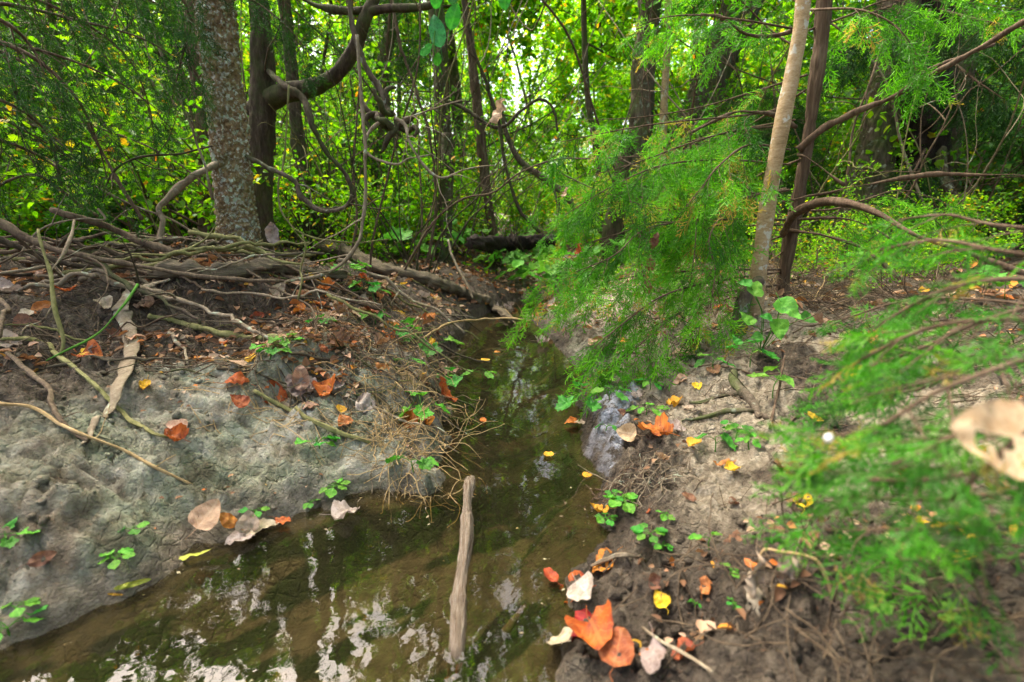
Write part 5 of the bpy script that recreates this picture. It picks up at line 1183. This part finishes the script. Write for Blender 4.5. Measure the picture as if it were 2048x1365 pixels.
FL = [
 (1145, 1176, 86, 'broad', 'orange', 'wet orange leaf half under water, overlapped by the pale pinkish leaf', 70, .5, 1, .004),
 (1178, 1202, 78, 'broad', 'pink grey', 'pale pinkish leaf propped on the wet orange leaf at the water edge', 200, .4, 2, .012),
 (1165, 1258, 92, 'broad', 'red', 'glossy wet red leaf folded under the big orange leaf', 100, .7, 3, .003),
 (1202, 1304, 118, 'broad', 'orange', 'big bright orange crinkled leaf in the wet mud', 190, .9, 4, .014),
 (1130, 1300, 84, 'heart', 'cream', 'cream leaf with its stalk pointing to the big orange leaf', 30, .4, 5, .03),
 (1244, 1318, 90, 'broad', 'rust', 'rust coloured leaf tucked beside the big orange leaf', 330, .8, 6, .006),
 (1312, 1336, 96, 'oval', 'pink grey', 'pale pinkish oval leaf beneath the long twig in the mud', 160, .6, 7, .008),
 (1372, 1316, 60, 'broad', 'rust', 'ragged rust leaf scrap beside the pale pinkish oval leaf', 80, 1.0, 1, .004),
 (1214, 1134, 66, 'broad', 'orange', 'small orange leaf speared by the pale wet twig', 110, 1.0, 2, .006),
 (1320, 1212, 40, 'broad', 'yellow', 'small golden leaf standing alone on the dark mud', 20, .8, 3, .006),
 (1102, 1158, 50, 'oval', 'red', 'dark red leaf sunk at the edge of the water', 30, .4, 4, .002),
 (1200, 1030, 46, 'oval', 'yellow', 'yellow green bent leaf beside the round leaved seedlings', 60, 1.2, 5, .008),
 (426, 1046, 70, 'broad', 'peach', 'large peach coloured leaf at the foot of the clay bank', 340, .4, 8, .008),
 (456, 1062, 48, 'oval', 'orange', 'small orange leaf between the peach leaf and the ribbed tan leaf', 80, .9, 9, .010),
 (526, 1062, 66, 'heart', 'cream', 'ribbed tan leaf lying flat at the foot of the clay bank', 290, .4, 10, .005),
 (566, 1050, 40, 'oval', 'orange', 'little orange leaf touching the ribbed tan leaf', 260, .8, 2, .007),
 (484, 1084, 62, 'broad', 'pink grey', 'limp pinkish leaf washed up below the peach leaf', 130, .7, 11, .003),
 (500, 1058, 50, 'broad', 'cream', 'small curled cream leaf under the ribbed tan leaf', 20, 1.0, 4, .006),
 (690, 1036, 64, 'broad', 'pink grey', 'pale crumpled leaf floating just below the clay bulge', 300, 1.0, 1, .002),
 (378, 1120, 84, 'blade', 'lime', 'long yellow green willow leaf afloat along the clay', 300, .3, 1, .003),
 (262, 1184, 70, 'blade', 'lime', 'twisted yellow leaf strip at the waterline below the brown leaf', 310, .8, 2, .004),
 (232, 1200, 30, 'blade', 'yellow', 'tiny yellow scrap of leaf at the waterline', 280, .5, 3, .004),
 (90, 1126, 52, 'oval', 'brown', 'dull brown pointed leaf stuck on the grey clay', 310, .6, 4, .006),
 (348, 892, 48, 'broad', 'orange', 'vivid red orange curled leaf at the end of the olive root', 80, 1.4, 5, .004),
 (358, 872, 44, 'broad', 'peach', 'round peach leaf lying against the red orange curled leaf', 350, .3, 6, .012),
 (470, 738, 46, 'broad', 'peach', 'clean peach leaf alone on the dark bank', 80, .25, 7, .006),
 (472, 770, 52, 'oval', 'orange', 'curled orange leaf with pale edges below the clean peach leaf', 290, 1.5, 8, .006),
 (186, 714, 56, 'broad', 'orange', 'torn orange leaf under the green shoot', 260, 1.0, 9, .006),
 (290, 776, 36, 'oval', 'yellow', 'mustard coloured bent leaf beside the strap root', 200, 1.2, 1, .006),
 (545, 786, 60, 'broad', 'orange', 'flat orange leaf at the edge of the leaf pile on the clay crest', 280, .6, 2, .006),
 (578, 798, 56, 'broad', 'pink grey', 'pale leaf in the pile on the clay crest beside the flat orange leaf', 70, .9, 3, .012),
 (604, 782, 60, 'oval', 'peach', 'upright peach leaf in the pile on the clay crest', 20, 1.2, 4, .02),
 (656, 790, 58, 'broad', 'orange', 'deep orange curled leaf at the far end of the pile on the clay crest', 190, 1.3, 5, .01),
 (618, 820, 40, 'broad', 'peach', 'small peach leaf slipping down from the pile on the clay crest', 170, .8, 6, .006),
 (566, 812, 44, 'heart', 'cream', 'cream leaf wedged under the pile on the clay crest', 240, .7, 7, .008),
 (474, 822, 44, 'broad', 'rust', 'dull rust leaf on the clay by the two short stubs', 90, .8, 8, .005),
 (678, 828, 26, 'broad', 'yellow', 'small bright yellow leaf on the straw below the pile', 30, .6, 9, .008),
 (688, 848, 36, 'broad', 'rust', 'rust leaf just under the small bright yellow leaf', 160, .9, 10, .006),
 (872, 796, 74, 'broad', 'orange', 'big orange leaf standing up on the bank beside the still water', 185, .7, 2, .02),
 (876, 742, 50, 'oval', 'peach', 'peach leaf hanging over the bank edge above the big orange leaf', 350, 1.2, 3, .02),
 (905, 750, 40, 'oval', 'peach', 'pale boat shaped leaf floating against the bank', 275, 1.0, 4, .004),
 (1096, 913, 26, 'broad', 'yellow', 'lone yellow leaf floating in the middle of the water', 20, .3, 5, .003),
 (1174, 954, 24, 'broad', 'yellow', 'small yellow leaf floating near the sandy bank', 280, .3, 6, .003),
 (967, 844, 26, 'oval', 'orange', 'small orange leaf floating on the tree reflection', 10, .3, 7, .003),
 (970, 723, 22, 'broad', 'yellow', 'tiny yellow leaf floating where the water narrows', 280, .3, 8, .003),
 (994, 707, 14, 'broad', 'orange', 'speck of orange leaf floating beyond the tiny yellow leaf', 280, .3, 9, .003),
 (1084, 690, 34, 'lobed', 'pink grey', 'curled pale leaf on the water below the cedar tips', 280, 1.0, 3, .004),
 (1312, 876, 82, 'lobed', 'orange', 'large orange lobed leaf on the sand below the grey roots', 30, .8, 4, .008),
 (1254, 870, 46, 'broad', 'peach', 'tan leaf lying between the blue grey clay and the orange lobed leaf', 70, .5, 5, .006),
 (1350, 866, 44, 'broad', 'pink grey', 'pale leaf tucked against the orange lobed leaf', 330, .8, 6, .008),
 (1144, 852, 34, 'broad', 'orange', 'orange leaf at the foot of the standing seedling', 100, .6, 7, .006),
 (1158, 854, 34, 'oval', 'cream', 'cream leaf crossing the orange one at the foot of the standing seedling', 270, .6, 8, .010),
 (1364, 712, 52, 'broad', 'peach', 'tan leaf below the cedar tips on the sandy bank', 70, .5, 9, .006),
 (1388, 700, 36, 'oval', 'rust', 'folded rust leaf beside the tan leaf below the cedar tips', 320, 1.3, 10, .006),
 (1362, 760, 34, 'broad', 'peach', 'round tan leaf on bare sand above the grey roots', 80, .5, 1, .006),
 (1394, 778, 24, 'broad', 'yellow', 'yellow leaf on bare sand near the grey roots', 180, .7, 2, .006),
 (1440, 938, 60, 'blade', 'rust', 'long rust coloured curled leaf on the pale sand', 280, 1.0, 3, .010),
 (1390, 898, 34, 'broad', 'yellow', 'golden leaf on the pale sand beside the orange lobed leaf', 280, .7, 4, .006),
 (1460, 950, 34, 'broad', 'yellow', 'crumpled golden leaf under the long rust leaf', 100, 1.0, 5, .006),
 (1636, 660, 60, 'broad', 'peach', 'pale upright leaf leaning behind the broad leaved plant', 30, 1.2, 6, .02),
 (1750, 700, 60, 'oval', 'rust', 'reddish leaf on the mound behind the feathery cedar', 300, .8, 7, .01),
 (1628, 840, 40, 'broad', 'yellow', 'dark yellow leaf on the bank at the cedar fringe', 270, .6, 8, .006),
 (1716, 762, 36, 'oval', 'yellow', 'yellow oval leaf below the reddish leaf', 280, .4, 9, .006),
 (20, 590, 60, 'heart', 'pink grey', 'large pale leaf on the mound under the dark poles', 280, .9, 1, .01),
 (12, 684, 56, 'broad', 'cream', 'cream leaf at the end of the olive root', 280, .6, 2, .008),
 (660, 636, 44, 'broad', 'peach', 'wide peach leaf high on the littered bank', 280, .3, 3, .012),
 (600, 630, 40, 'broad', 'orange', 'orange leaf beside the wide peach leaf', 100, .9, 4, .01),
 (735, 634, 36, 'broad', 'rust', 'scarlet brown leaf in the litter by the fallen trunk', 60, .8, 5, .01),
 (858, 638, 40, 'broad', 'orange', 'bright orange leaf above the undercut bank', 100, .9, 6, .012),
 (852, 654, 30, 'oval', 'cream', 'cream leaf below the bright orange leaf over the undercut bank', 200, .8, 7, .01),
]
for (u, v, sz, sh, cl_, lb, yw, cu, va, lf) in FL: leaf_at(u, v, sz, sh, cl_, lb, yw, cu, va, lift=lf, flat=hz(*W0(u, v)[:2])[0] < 0)

r = np.random.default_rng(606)
def scatter_leaves(n, fx, fy, keep, colours, where, seed, s0=.035, s1=.085):
    r = np.random.default_rng(seed); c = 0
    while c < n:
        x, y = fx(r), fy(r)
        if not keep(x, y): continue
        col = colours[int(r.integers(len(colours)))]; sh = ('broad', 'oval', 'broad', 'heart', 'lobed')[int(r.integers(5))]
        nm = normal_at(x, y, .05); g = on_ground(x, y)
        put_leaf(g + nm * (.002 + .012 * r.random()), nm, r.random() * 6.28, r.uniform(s0, s1), sh, 'fallen ' + col, int(r.integers(6)), float((.6, 1.0, 1.4)[int(r.integers(3))]), f'{col} dry leaf {where}', f'{col} leaves {where}', tilt=(r.normal(0, .3), r.normal(0, .3))); c += 1
mix1 = ['peach', 'pink grey', 'brown', 'rust', 'orange', 'brown', 'cream', 'peach', 'rust', 'yellow']
scatter_leaves(110, lambda r: r.normal(-.62, .35), lambda r: r.uniform(1.45, 3.3), lambda x, y: dk(x, y) > .05 and x < -.2, mix1, 'in the litter between the fallen trunk and the clay', 1)
scatter_leaves(70, lambda r: r.normal(-1.9, .6), lambda r: r.uniform(1.6, 2.7), lambda x, y: dk(x, y) > .4 and x < -.9, mix1, 'among the sticks of the drift mound', 2)
scatter_leaves(60, lambda r: r.uniform(.3, 2.2), lambda r: r.uniform(1.1, 3.4), lambda x, y: dk(x, y) > .08, ['peach', 'pink grey', 'brown', 'orange', 'yellow', 'cream'], 'on the sandy bank under the cedar', 3, .03, .06)
scatter_leaves(24, lambda r: r.uniform(.2, 1.0), lambda r: r.uniform(.55, 1.1), lambda x, y: dk(x, y) > .08, ['brown', 'rust', 'yellow', 'brown'], 'on the dark muddy bank', 4, .02, .04)
scatter_leaves(26, lambda r: r.uniform(-.2, .25), lambda r: r.uniform(3.25, 4.4), lambda x, y: True, ['pink grey', 'brown', 'cream', 'rust'], 'at the choked head of the water', 5, .05, .08)
# the litter beyond, too many to count
t = NT('litter'); t.leafy(t.ramp(t.attr('rnd'), [(0, (.06, .03, .017)), (.35, (.16, .08, .04)), (.6, (.34, .20, .11)), (.8, (.45, .32, .22)), (.93, (.45, .13, .025)), (1, (.5, .3, .03))]), (.3, .15, .06, 1), .2, .7, .2); M['litter'] = t.m
def litter(name, n, xr, yr, keep, L, seed):
    r = np.random.default_rng(seed); x = r.uniform(*xr, n); y = yr[0] + (yr[1] - yr[0]) * r.random(n) ** 1.3
    k = keep(x, y); x, y = x[k], y[k]
    mb = MB(); add_leaves(mb, np.stack([x, y, hz(x, y) + .004 + .02 * r.random(len(x))], 1), unit(r.standard_normal((len(x), 3)) * [1, 1, .25]), L * (.5 + .8 * r.random(len(x))), .65, .75, .3, r)
    tag(obj(name, mb.mesh(name, M['litter'])), kind='stuff')
litter('leaf_litter', 9000, (-9, 9), (2.2, 12), lambda x, y: (dist_creek(x, y) > .1), .06, 1)
litter('leaf_litter', 6500, (-2.6, -.15), (1.5, 3.6), lambda x, y: (dist_creek(x, y) > .3) & (fbm(x * 3, y * 3, 0, 5, 3) > -.2), .035, 2)
litter('leaf_litter', 900, (-1.7, -.2), (.75, 1.9), lambda x, y: (dist_creek(x, y) > .03) & (fbm(x * 3, y * 3, 0, 15, 3) > 0), .014, 4)
litter('leaf_litter', 2600, (-1.2, 1.6), (3.4, 8), lambda x, y: (dist_creek(x, y) > .02), .055, 5)
litter('leaf_litter', 2200, (.2, 2.6), (.6, 3.6), lambda x, y: (dist_creek(x, y) > .12) & (fbm(x * 3, y * 3, 0, 5, 3) > -.1), .022, 3)

# leaves caught in the air
def air_leaf(u, v, Yd, px, shape, col, label, eul, var=0, curl=1.3, name='caught_leaf'):
    p = P(u, v, Yd); o = obj(name, leaf_me(shape, 'fallen ' + col, var, curl)); o.location = p; o.rotation_euler = eul
    s = px * dep(u, v, Yd) / FPX; o.scale = (s,) * 3
    return tag(o, label, 'leaf')
air_leaf(992, 252, 2.4, 52, 'oval', 'peach', 'dry tan leaf caught in twigs above the water', (R(70), R(20), R(-60)), 2)
air_leaf(1128, 398, 1.95, 24, 'oval', 'peach', 'small tan leaf lodged in the cedar tips', (R(60), 0, R(-70)), 3)
air_leaf(1156, 514, 1.9, 26, 'oval', 'orange', 'small orange leaf lodged low in the cedar tips', (R(60), 0, R(-80)), 4)
air_leaf(1302, 545, 1.9, 34, 'oval', 'brown', 'brown shrivelled leaf dangling in the cedar', (R(85), R(5), R(170)), 5, 1.4)
air_leaf(1310, 500, 1.9, 34, 'oval', 'brown', 'upper shrivelled leaf dangling in the cedar', (R(80), R(-10), R(200)), 1, 1.4)
air_leaf(1296, 590, 1.9, 32, 'oval', 'brown', 'lowest shrivelled leaf dangling in the cedar', (R(80), R(10), R(150)), 2, 1.4)
hl = air_leaf(2080, 885, .33, 172, 'broad', 'peach', 'large blurred tan leaf with ragged holes close over the cedar sapling', (R(48), R(6), R(62)), 6, 1.0)
air_leaf(550, 490, 2.6, 44, 'oval', 'pink grey', 'pinkish leaf upright on a tendril at the foot of the trunk', (R(85), 0, R(10)), 1)

hm = leaf_shape('broad', 61, .3); V_a, Q_a = hm.V[0], hm.Q[0]; cq = V_a[Q_a].mean(1)
hm.Q[0] = Q_a[~((((cq[:, 0] + .1) / .12) ** 2 + ((cq[:, 1] - .52) / .2) ** 2 + .5 * fbm(cq[:, 0] * 9, cq[:, 1] * 9, 0, 4, 2) < 1))]
hl.data = hm.mesh('leaf', M['fallen peach']); hl.rotation_mode = 'QUATERNION'; hl.rotation_quaternion = Euler((R(52), R(-8), 0)).to_quaternion() @ Euler((0, 0, R(72))).to_quaternion()

# ------------------------------------------------------------------ small green plants
def plant(u, v, kind, px, label, n=6, seed=0, stem_px=0, mat='green leaf', group=None, name='seedling', at=None):
    g = G(u, v) if at is None else np.array(at); dz = g[1] / ray(u, v)[1] if at is None else g[1] * 1.05; k = dz / FPX; r = np.random.default_rng(seed + 3)
    root = thing(name, label, 'plant', tuple(g), group)
    h = stem_px * k; mb = MB()
    top = np.array([.15 * h * r.standard_normal(), .1 * h * r.standard_normal(), max(h, .004)])
    sp = catmull([(0, 0, -.01), top * .5 + [.1 * h * r.standard_normal(), 0, 0], top], 10); tube(mb, sp, np.linspace(.0022, .0012, 10), 5)
    L_ = px * k
    tops = []
    for j in range(n):
        a = 2.4 * j + r.random(); f = 1 if kind == 'rosette' else (.45 + .55 * (j + 1) / n)
        b_ = sp[min(9, int(f * 9))]; d = np.array([math.cos(a), math.sin(a), .25 if kind == 'rosette' else .35])
        e = b_ + d * L_ * (.35 + .3 * r.random()); tube(mb, catmull([b_, (b_ + e) / 2 + [0, 0, .1 * L_], e], 5), .0009, 4, cap=False)
        tops.append((e, a, j))
    part('stem', mb, M['stem_green'], root, off=(0, 0, 0))
    sh = {'rosette': 'oval', 'lobed': 'lobed', 'heart': 'heart', 'oval': 'oval'}[kind]
    for e, a, j in tops:
        s = L_ * (.75 + .5 * r.random())
        o = obj('leaf', leaf_me(sh, mat if (j % 4) else ('green pale' if mat == 'green leaf' else mat), j % 3, .45), root); o.location = e
        o.rotation_euler = (r.normal(.0, .2) - (.15 if kind == 'rosette' else .35), r.normal(0, .2), a - math.pi / 2); o.scale = (s * (1.5 if kind == 'rosette' else 1), s, s)
    return root
PL = [
 (1240, 1018, 'rosette', 24, 'round leaved seedling clump with many leaves at the muddy water edge', 9, 14),
 (1212, 1046, 'rosette', 16, 'tiny seedling in front of the round leaved clump', 6, 8),
 (1300, 1088, 'rosette', 26, 'glossy four leaved seedling on dark mud', 7, 18),
 (1330, 1040, 'rosette', 16, 'small seedling on the mud above the glossy seedling', 5, 10),
 (1326, 1100, 'rosette', 14, 'fine seedling beside the glossy seedling', 6, 8),
 (1232, 1000, 'rosette', 16, 'pair of small leaves above the round leaved clump', 5, 10),
 (1420, 1100, 'oval', 30, 'single upright green leaf on the dark mud', 2, 20),
 (1390, 1222, 'rosette', 12, 'very small sprout on the mud under the withered stalk', 4, 6),
 (1466, 1226, 'rosette', 14, 'bright sprout beside the hanging dried leaves', 4, 10),
 (1460, 1150, 'rosette', 14, 'green sprout above the hanging dried leaves', 4, 10),
 (1150, 850, 'lobed', 40, 'seedling on a bare stalk standing at the edge of the water', 4, 80),
 (1220, 800, 'oval', 26, 'leafy sprig trailing over the blue grey clay', 6, 20),
 (1256, 770, 'lobed', 24, 'small lobed plant on the sand above the blue grey clay', 5, 20),
 (1300, 780, 'oval', 22, 'low green sprig on bare sand', 5, 15),
 (1212, 864, 'oval', 22, 'green tuft growing out of the blue grey clay', 3, 10),
 (1292, 830, 'oval', 26, 'green sprig behind the orange lobed leaf', 5, 15),
 (1430, 905, 'heart', 34, 'dark green leafed shoot on the pale sand', 3, 30),
 (1470, 880, 'oval', 22, 'little bush of round leaves at the cedar fringe', 8, 30),
 (1500, 900, 'oval', 22, 'taller little bush of round leaves at the cedar fringe', 8, 34),
 (1430, 745, 'oval', 28, 'green sprig beside the twisted root of the pale tree', 5, 30),
 (1395, 680, 'oval', 28, 'green shoot between the cedar tips and the pale tree', 4, 20),
 (1545, 800, 'heart', 32, 'leafy shoot beside the upright reddish twig', 4, 50),
 (1500, 735, 'lobed', 34, 'lobed seedling in front of the pale tree foot', 4, 40),
 (868, 716, 'lobed', 54, 'bright lobed seedling leaning over the still water', 3, 30),
 (835, 848, 'lobed', 46, 'bright lobed plant on the root mat above the straw tuft', 4, 40),
 (828, 948, 'lobed', 36, 'green plant below the straw tuft on the clay bulge', 3, 24),
 (640, 902, 'lobed', 28, 'small bright plant on the pale clay face', 6, 14),
 (666, 990, 'rosette', 20, 'sprout with thick leaves under the clay bulge', 7, 10),
 (625, 1018, 'rosette', 12, 'pale sprout at the waterline below the clay bulge', 5, 6),
 (510, 1036, 'rosette', 18, 'sprout behind the ribbed tan leaf', 3, 10),
 (234, 1132, 'rosette', 24, 'two leaved sprout at the foot of the grey clay', 5, 14),
 (265, 1068, 'rosette', 18, 'three leaved sprout on the grey clay', 3, 10),
 (20, 1106, 'lobed', 36, 'green leaf plant on the grey clay at the end of the pool', 3, 20),
 (40, 1236, 'rosette', 26, 'sprout above the broad leaves at the pool side', 4, 14),
 (24, 1284, 'rosette', 46, 'broad leaved plant at the pool side', 5, 14),
 (540, 720, 'lobed', 26, 'thin sprig on the dark bank below the green stick', 5, 26),
 (575, 700, 'lobed', 24, 'green sprig at the end of the green stick', 5, 24),
 (754, 612, 'lobed', 30, 'ivy like sprig climbing the littered bank', 5, 40),
 (752, 650, 'lobed', 26, 'ivy like sprig lower on the littered bank', 5, 20),
 (700, 560, 'lobed', 28, 'green sprig beside the sweeping vine', 6, 30),
 (800, 676, 'lobed', 32, 'green plant on the root mat above the water', 4, 24),
 (890, 776, 'lobed', 32, 'green sprig beside the big standing orange leaf', 4, 26),
 (965, 760, 'oval', 26, 'sprig reaching over the water from the root mat', 3, 14),
 (640, 660, 'lobed', 24, 'green sprig near the wide peach leaf', 4, 20),
 (820, 742, 'oval', 26, 'yellow green sprig hanging over the root mat', 3, 20),
 (1806, 1260, 'lobed', 56, 'blurred ivy leaved plant under the cedar sapling', 3, 60),
]
for k, (u, v, kd, px, lb, n, st) in enumerate(PL): plant(u, v, kd, px, lb, n, k, st, mat='green leaf' if k % 3 else 'green pale')
# the broad leaved plant beside the pale tree
root = thing('broad_leaved_plant', 'young plant with broad heart shaped leaves in front of the pale tree', 'plant', tuple(G(1520, 700)))
b0 = G(1520, 700); mb = MB()
tops = [(1508, 590, 1.62, 70, -20), (1560, 608, 1.58, 86, 200), (1500, 650, 1.6, 56, 40), (1556, 648, 1.6, 70, 160), (1540, 636, 1.56, 40, 100), (1500, 570, 1.62, 40, 60), (1476, 690, 1.6, 40, 30), (1604, 634, 1.66, 48, 220), (1520, 672, 1.58, 44, 120)]
for (u, v, Yd, px, yw) in tops:
    p = P(u, v, Yd); tube(mb, catmull([b0 - [0, 0, .02], (b0 + p) / 2 + [.02, 0, .02], p], 10), .0016, 5)
part('stem', mb, M['stem_green'], root)
for k, (u, v, Yd, px, yw) in enumerate(tops):
    p = P(u, v, Yd); s = px * Yd / FPX * .62
    o = obj('leaf', leaf_me('heart', 'green pale' if k < 4 else 'green leaf', k % 4, .45), root); o.location = p - np.array(root.location); o.rotation_mode = 'QUATERNION'; o.rotation_quaternion = Euler((R(42), R(14) * (-1) ** k, 0)).to_quaternion() @ Euler((0, 0, R(yw))).to_quaternion(); o.scale = (s, s, s)

# hanging leaf sprays high above the water
root = thing('leafy_twig', 'drooping twig of large pale green leaves close overhead above the water', 'branch', tuple(P(900, -60, 1.5))); mb = MB()
pth = catmull(px_path([(900, -60, 1.5), (880, 20, 1.5), (868, 90, 1.5), (885, 150, 1.5)]), 20); tube(mb, pth, .0016, 5); pth2 = catmull(px_path([(960, -60, 1.5), (970, -10, 1.5), (990, 20, 1.5)]), 12); tube(mb, pth2, .0016, 5)
part('stem', mb, M['stem_green'], root)
for k, (u, v, px, e) in enumerate([(872, 20, 50, (60, 0, 200)), (880, 95, 70, (80, 10, 170)), (900, 60, 60, (80, -20, 190)), (842, 115, 46, (30, 0, 240)), (876, 135, 36, (40, 10, 200)), (975, -6, 80, (85, 0, 160)), (1000, -10, 70, (85, 10, 185)), (945, -20, 70, (75, 10, 150)), (1010, 20, 50, (85, 0, 170)), (905, 10, 50, (80, 0, 180))]):
    o = obj('leaf', leaf_me('oval', 'blue green leaf' if k % 2 else 'green leaf', k % 3, .45), root); o.location = P(u, v, 1.5) - np.array(root.location); o.rotation_euler = tuple(R(x) for x in e); s = px * 1.1 / FPX; o.scale = (s, s, s)

# ------------------------------------------------------------------ clay lumps, root tufts, withered stalk, white bud
def tuft(name, label, u, v, n, L, mat, seed, spread=.06, grav=-.16, up=.5, rd=.0011, at=None):
    r = np.random.default_rng(seed); g = G(u, v) if at is None else at; mb = MB()
    for k in range(n):
        p = g + np.array([r.normal(0, spread), r.normal(0, spread * .7), 0]); p[2] = max(float(hz(p[0], p[1])[0]), 0) + .002
        q = catmull(wander(p, (r.standard_normal(), r.standard_normal(), up + .5 * r.random()), L * (.5 + r.random()), 7, .25, grav, r), 14)
        q[:, 2] = np.maximum(q[:, 2], np.maximum(hz(q[:, 0], q[:, 1]), -.03) + .002); tube(mb, q, rd * (.6 + .8 * r.random()), 4, rnd=r.random(), cap=False)
    o = obj(name, mb.mesh(name, M[mat], g)); o.location = g; return tag(o, label, 'roots', None, 'stuff' if 'fringe' in name else None)
tuft('straw_tuft', 'loose tan straw tuft curled on the clay bulge', 800, 880, 70, .16, 'straw', 1, .05)
tuft('root_fringe', 'tan roots fringing the clay bulge down to the water', 850, 960, 40, .10, 'straw', 2, .05, -.3, .2)
tuft('root_fringe', 'fine roots hanging off the undercut below the straw tuft', 790, 970, 30, .07, 'twig_pale', 3, .05, -.35, .1)
tuft('root_mat', 'matted brown rootlets under the big orange leaf', 830, 790, 90, .18, 'straw', 4, .08, -.14, .4)
tuft('root_mat', 'matted rootlets on the bank beneath the bright lobed seedling', 780, 720, 90, .2, 'twig', 5, .10, -.12, .4)
tuft('root_mat', 'tangle of dry stems beside the wide peach leaf', 660, 690, 70, .2, 'twig', 6, .12, -.10, .4)
tuft('grass_tuft', 'thin green grass hanging over the root mat', 820, 700, 40, .2, 'twig_green', 7, .06, -.14, .6)
tuft('root_fringe', 'reddish fine roots at the water edge of the sandy bank', 1220, 990, 40, .08, 'bark_cedar', 8, .04, -.3, .2)
tuft('root_fringe', 'grey fibres beside the blue grey clay toe', 1290, 960, 50, .10, 'twig_pale', 9, .06, -.2, .3)
tuft('dry_grass', 'dry stems tangled at the foot of the reddish cedar trunk', 1620, 600, 70, .34, 'twig', 10, .2, -.08, .5, .0016)
tuft('dry_grass', 'dry stems under the arching cedar limb', 1800, 560, 80, .4, 'twig', 11, .3, -.08, .5, .0016)
tuft('dry_grass', 'grey rootlets over the mud under the cedar sapling', 1650, 1120, 60, .14, 'twig', 12, .1, -.12, .4)
tuft('dry_grass', 'tangled stems at the corner of the mud bank', 1900, 1260, 60, .16, 'twig', 13, .1, -.10, .4)

for k, (u, v) in enumerate([(1700, 620), (1900, 560), (1660, 540), (1960, 640), (1850, 690), (1480, 600), (1400, 610), (1330, 600)]):
    tuft('dry_grass', 'tangle of dry brown stems on the ground under the cedar', u, v, 60, .34, ('twig', 'straw')[k % 3 == 2], 30 + k, .2, -.08, .4, .0014)['group'] = 'dry stem tangles under the cedar'
for k, (u, v) in enumerate([(1660, 560), (1750, 520), (1850, 520), (1950, 540), (2010, 600), (1900, 470), (1990, 480), (1620, 470)]):
    plant(u, v, 'lobed', 34, 'low green leafy sprig under the arching cedar limb', 7, 90 + k, 60, group='leafy sprigs under the arching cedar limb')
r = np.random.default_rng(818)
for k in range(18):
    x, y = r.uniform(-.9, 1.0), r.uniform(4.0, 6.4)
    if dk(x, y) < .04: continue
    plant(0, 0, ('lobed', 'oval')[k % 2], 40, ('lobed', 'oval')[k % 2] + ' leaved green sprig in the gully beyond the dark log', 8, 300 + k, 50, 'green pale', 'green sprigs in the gully', at=tuple(on_ground(x, y)))
root = thing('withered_stalk', 'tan bent stalk with withered leaves hanging from it over the mud', 'plant', tuple(G(1700, 1380))); mb = MB()
pth = catmull(np.vstack([G(1700, 1380) - [0, 0, .02], px_path([(1690, 1340, .60), (1684, 1270, .60), (1664, 1190, .60), (1640, 1130, .61), (1610, 1112, .62), (1560, 1104, .63), (1528, 1100, .64), (1518, 1130, .64), (1516, 1170, .64)])]), 60); tube(mb, pth, np.linspace(.0042, .0014, 60), 8)
part('stem', mb, M['straw'], root)
for k, (u, v, px, e) in enumerate([(1530, 1120, 110, (100, 10, 178)), (1524, 1190, 130, (96, -8, 185)), (1578, 1110, 90, (100, 0, 176)), (1598, 1112, 96, (95, 12, 170)), (1668, 1290, 50, (100, 0, 150))]):
    o = obj('leaf', leaf_me('oval', 'fallen cream', k, 1.4), root); o.location = P(u, v, .62) - np.array(root.location); o.rotation_euler = (R(-e[0]), R(e[1]), R(e[2] - 180)); s = px * .62 / FPX; o.scale = (s * .6, s, s)

t = NT('white_bud'); t.pbr((.8, .8, .78), .6, .3); M['white_bud'] = t.m
p = P(1657, 877, .34); nu_, nv_ = 14, 10; mb = MB()
a, b = np.meshgrid(np.linspace(0, 2 * np.pi, nu_, endpoint=False), np.linspace(.1, np.pi - .1, nv_)); V = np.stack([np.cos(a) * np.sin(b) * (1 + .1 * np.cos(5 * a)), np.sin(a) * np.sin(b), 1.15 * np.cos(b)], -1).reshape(-1, 3) * .0028
i = np.arange(nv_ - 1)[:, None] * nu_; j = np.arange(nu_)[None]; mb.add(V, np.stack([i + j, i + nu_ + j, i + nu_ + (j + 1) % nu_, i + (j + 1) % nu_], -1).reshape(-1, 4))
o = obj('white_bud', mb.mesh('white_bud', M['white_bud'])); o.location = p; tag(o, 'tiny round white bud on a thread stalk above the cedar sapling', 'bud')
mb = MB(); tube(mb, [(0, 0, -.002), (0, .004, -.02), (.002, .01, -.05)], .0005, 5); part('stalk', mb, M['stem_green'], o, off=(0, 0, 0))
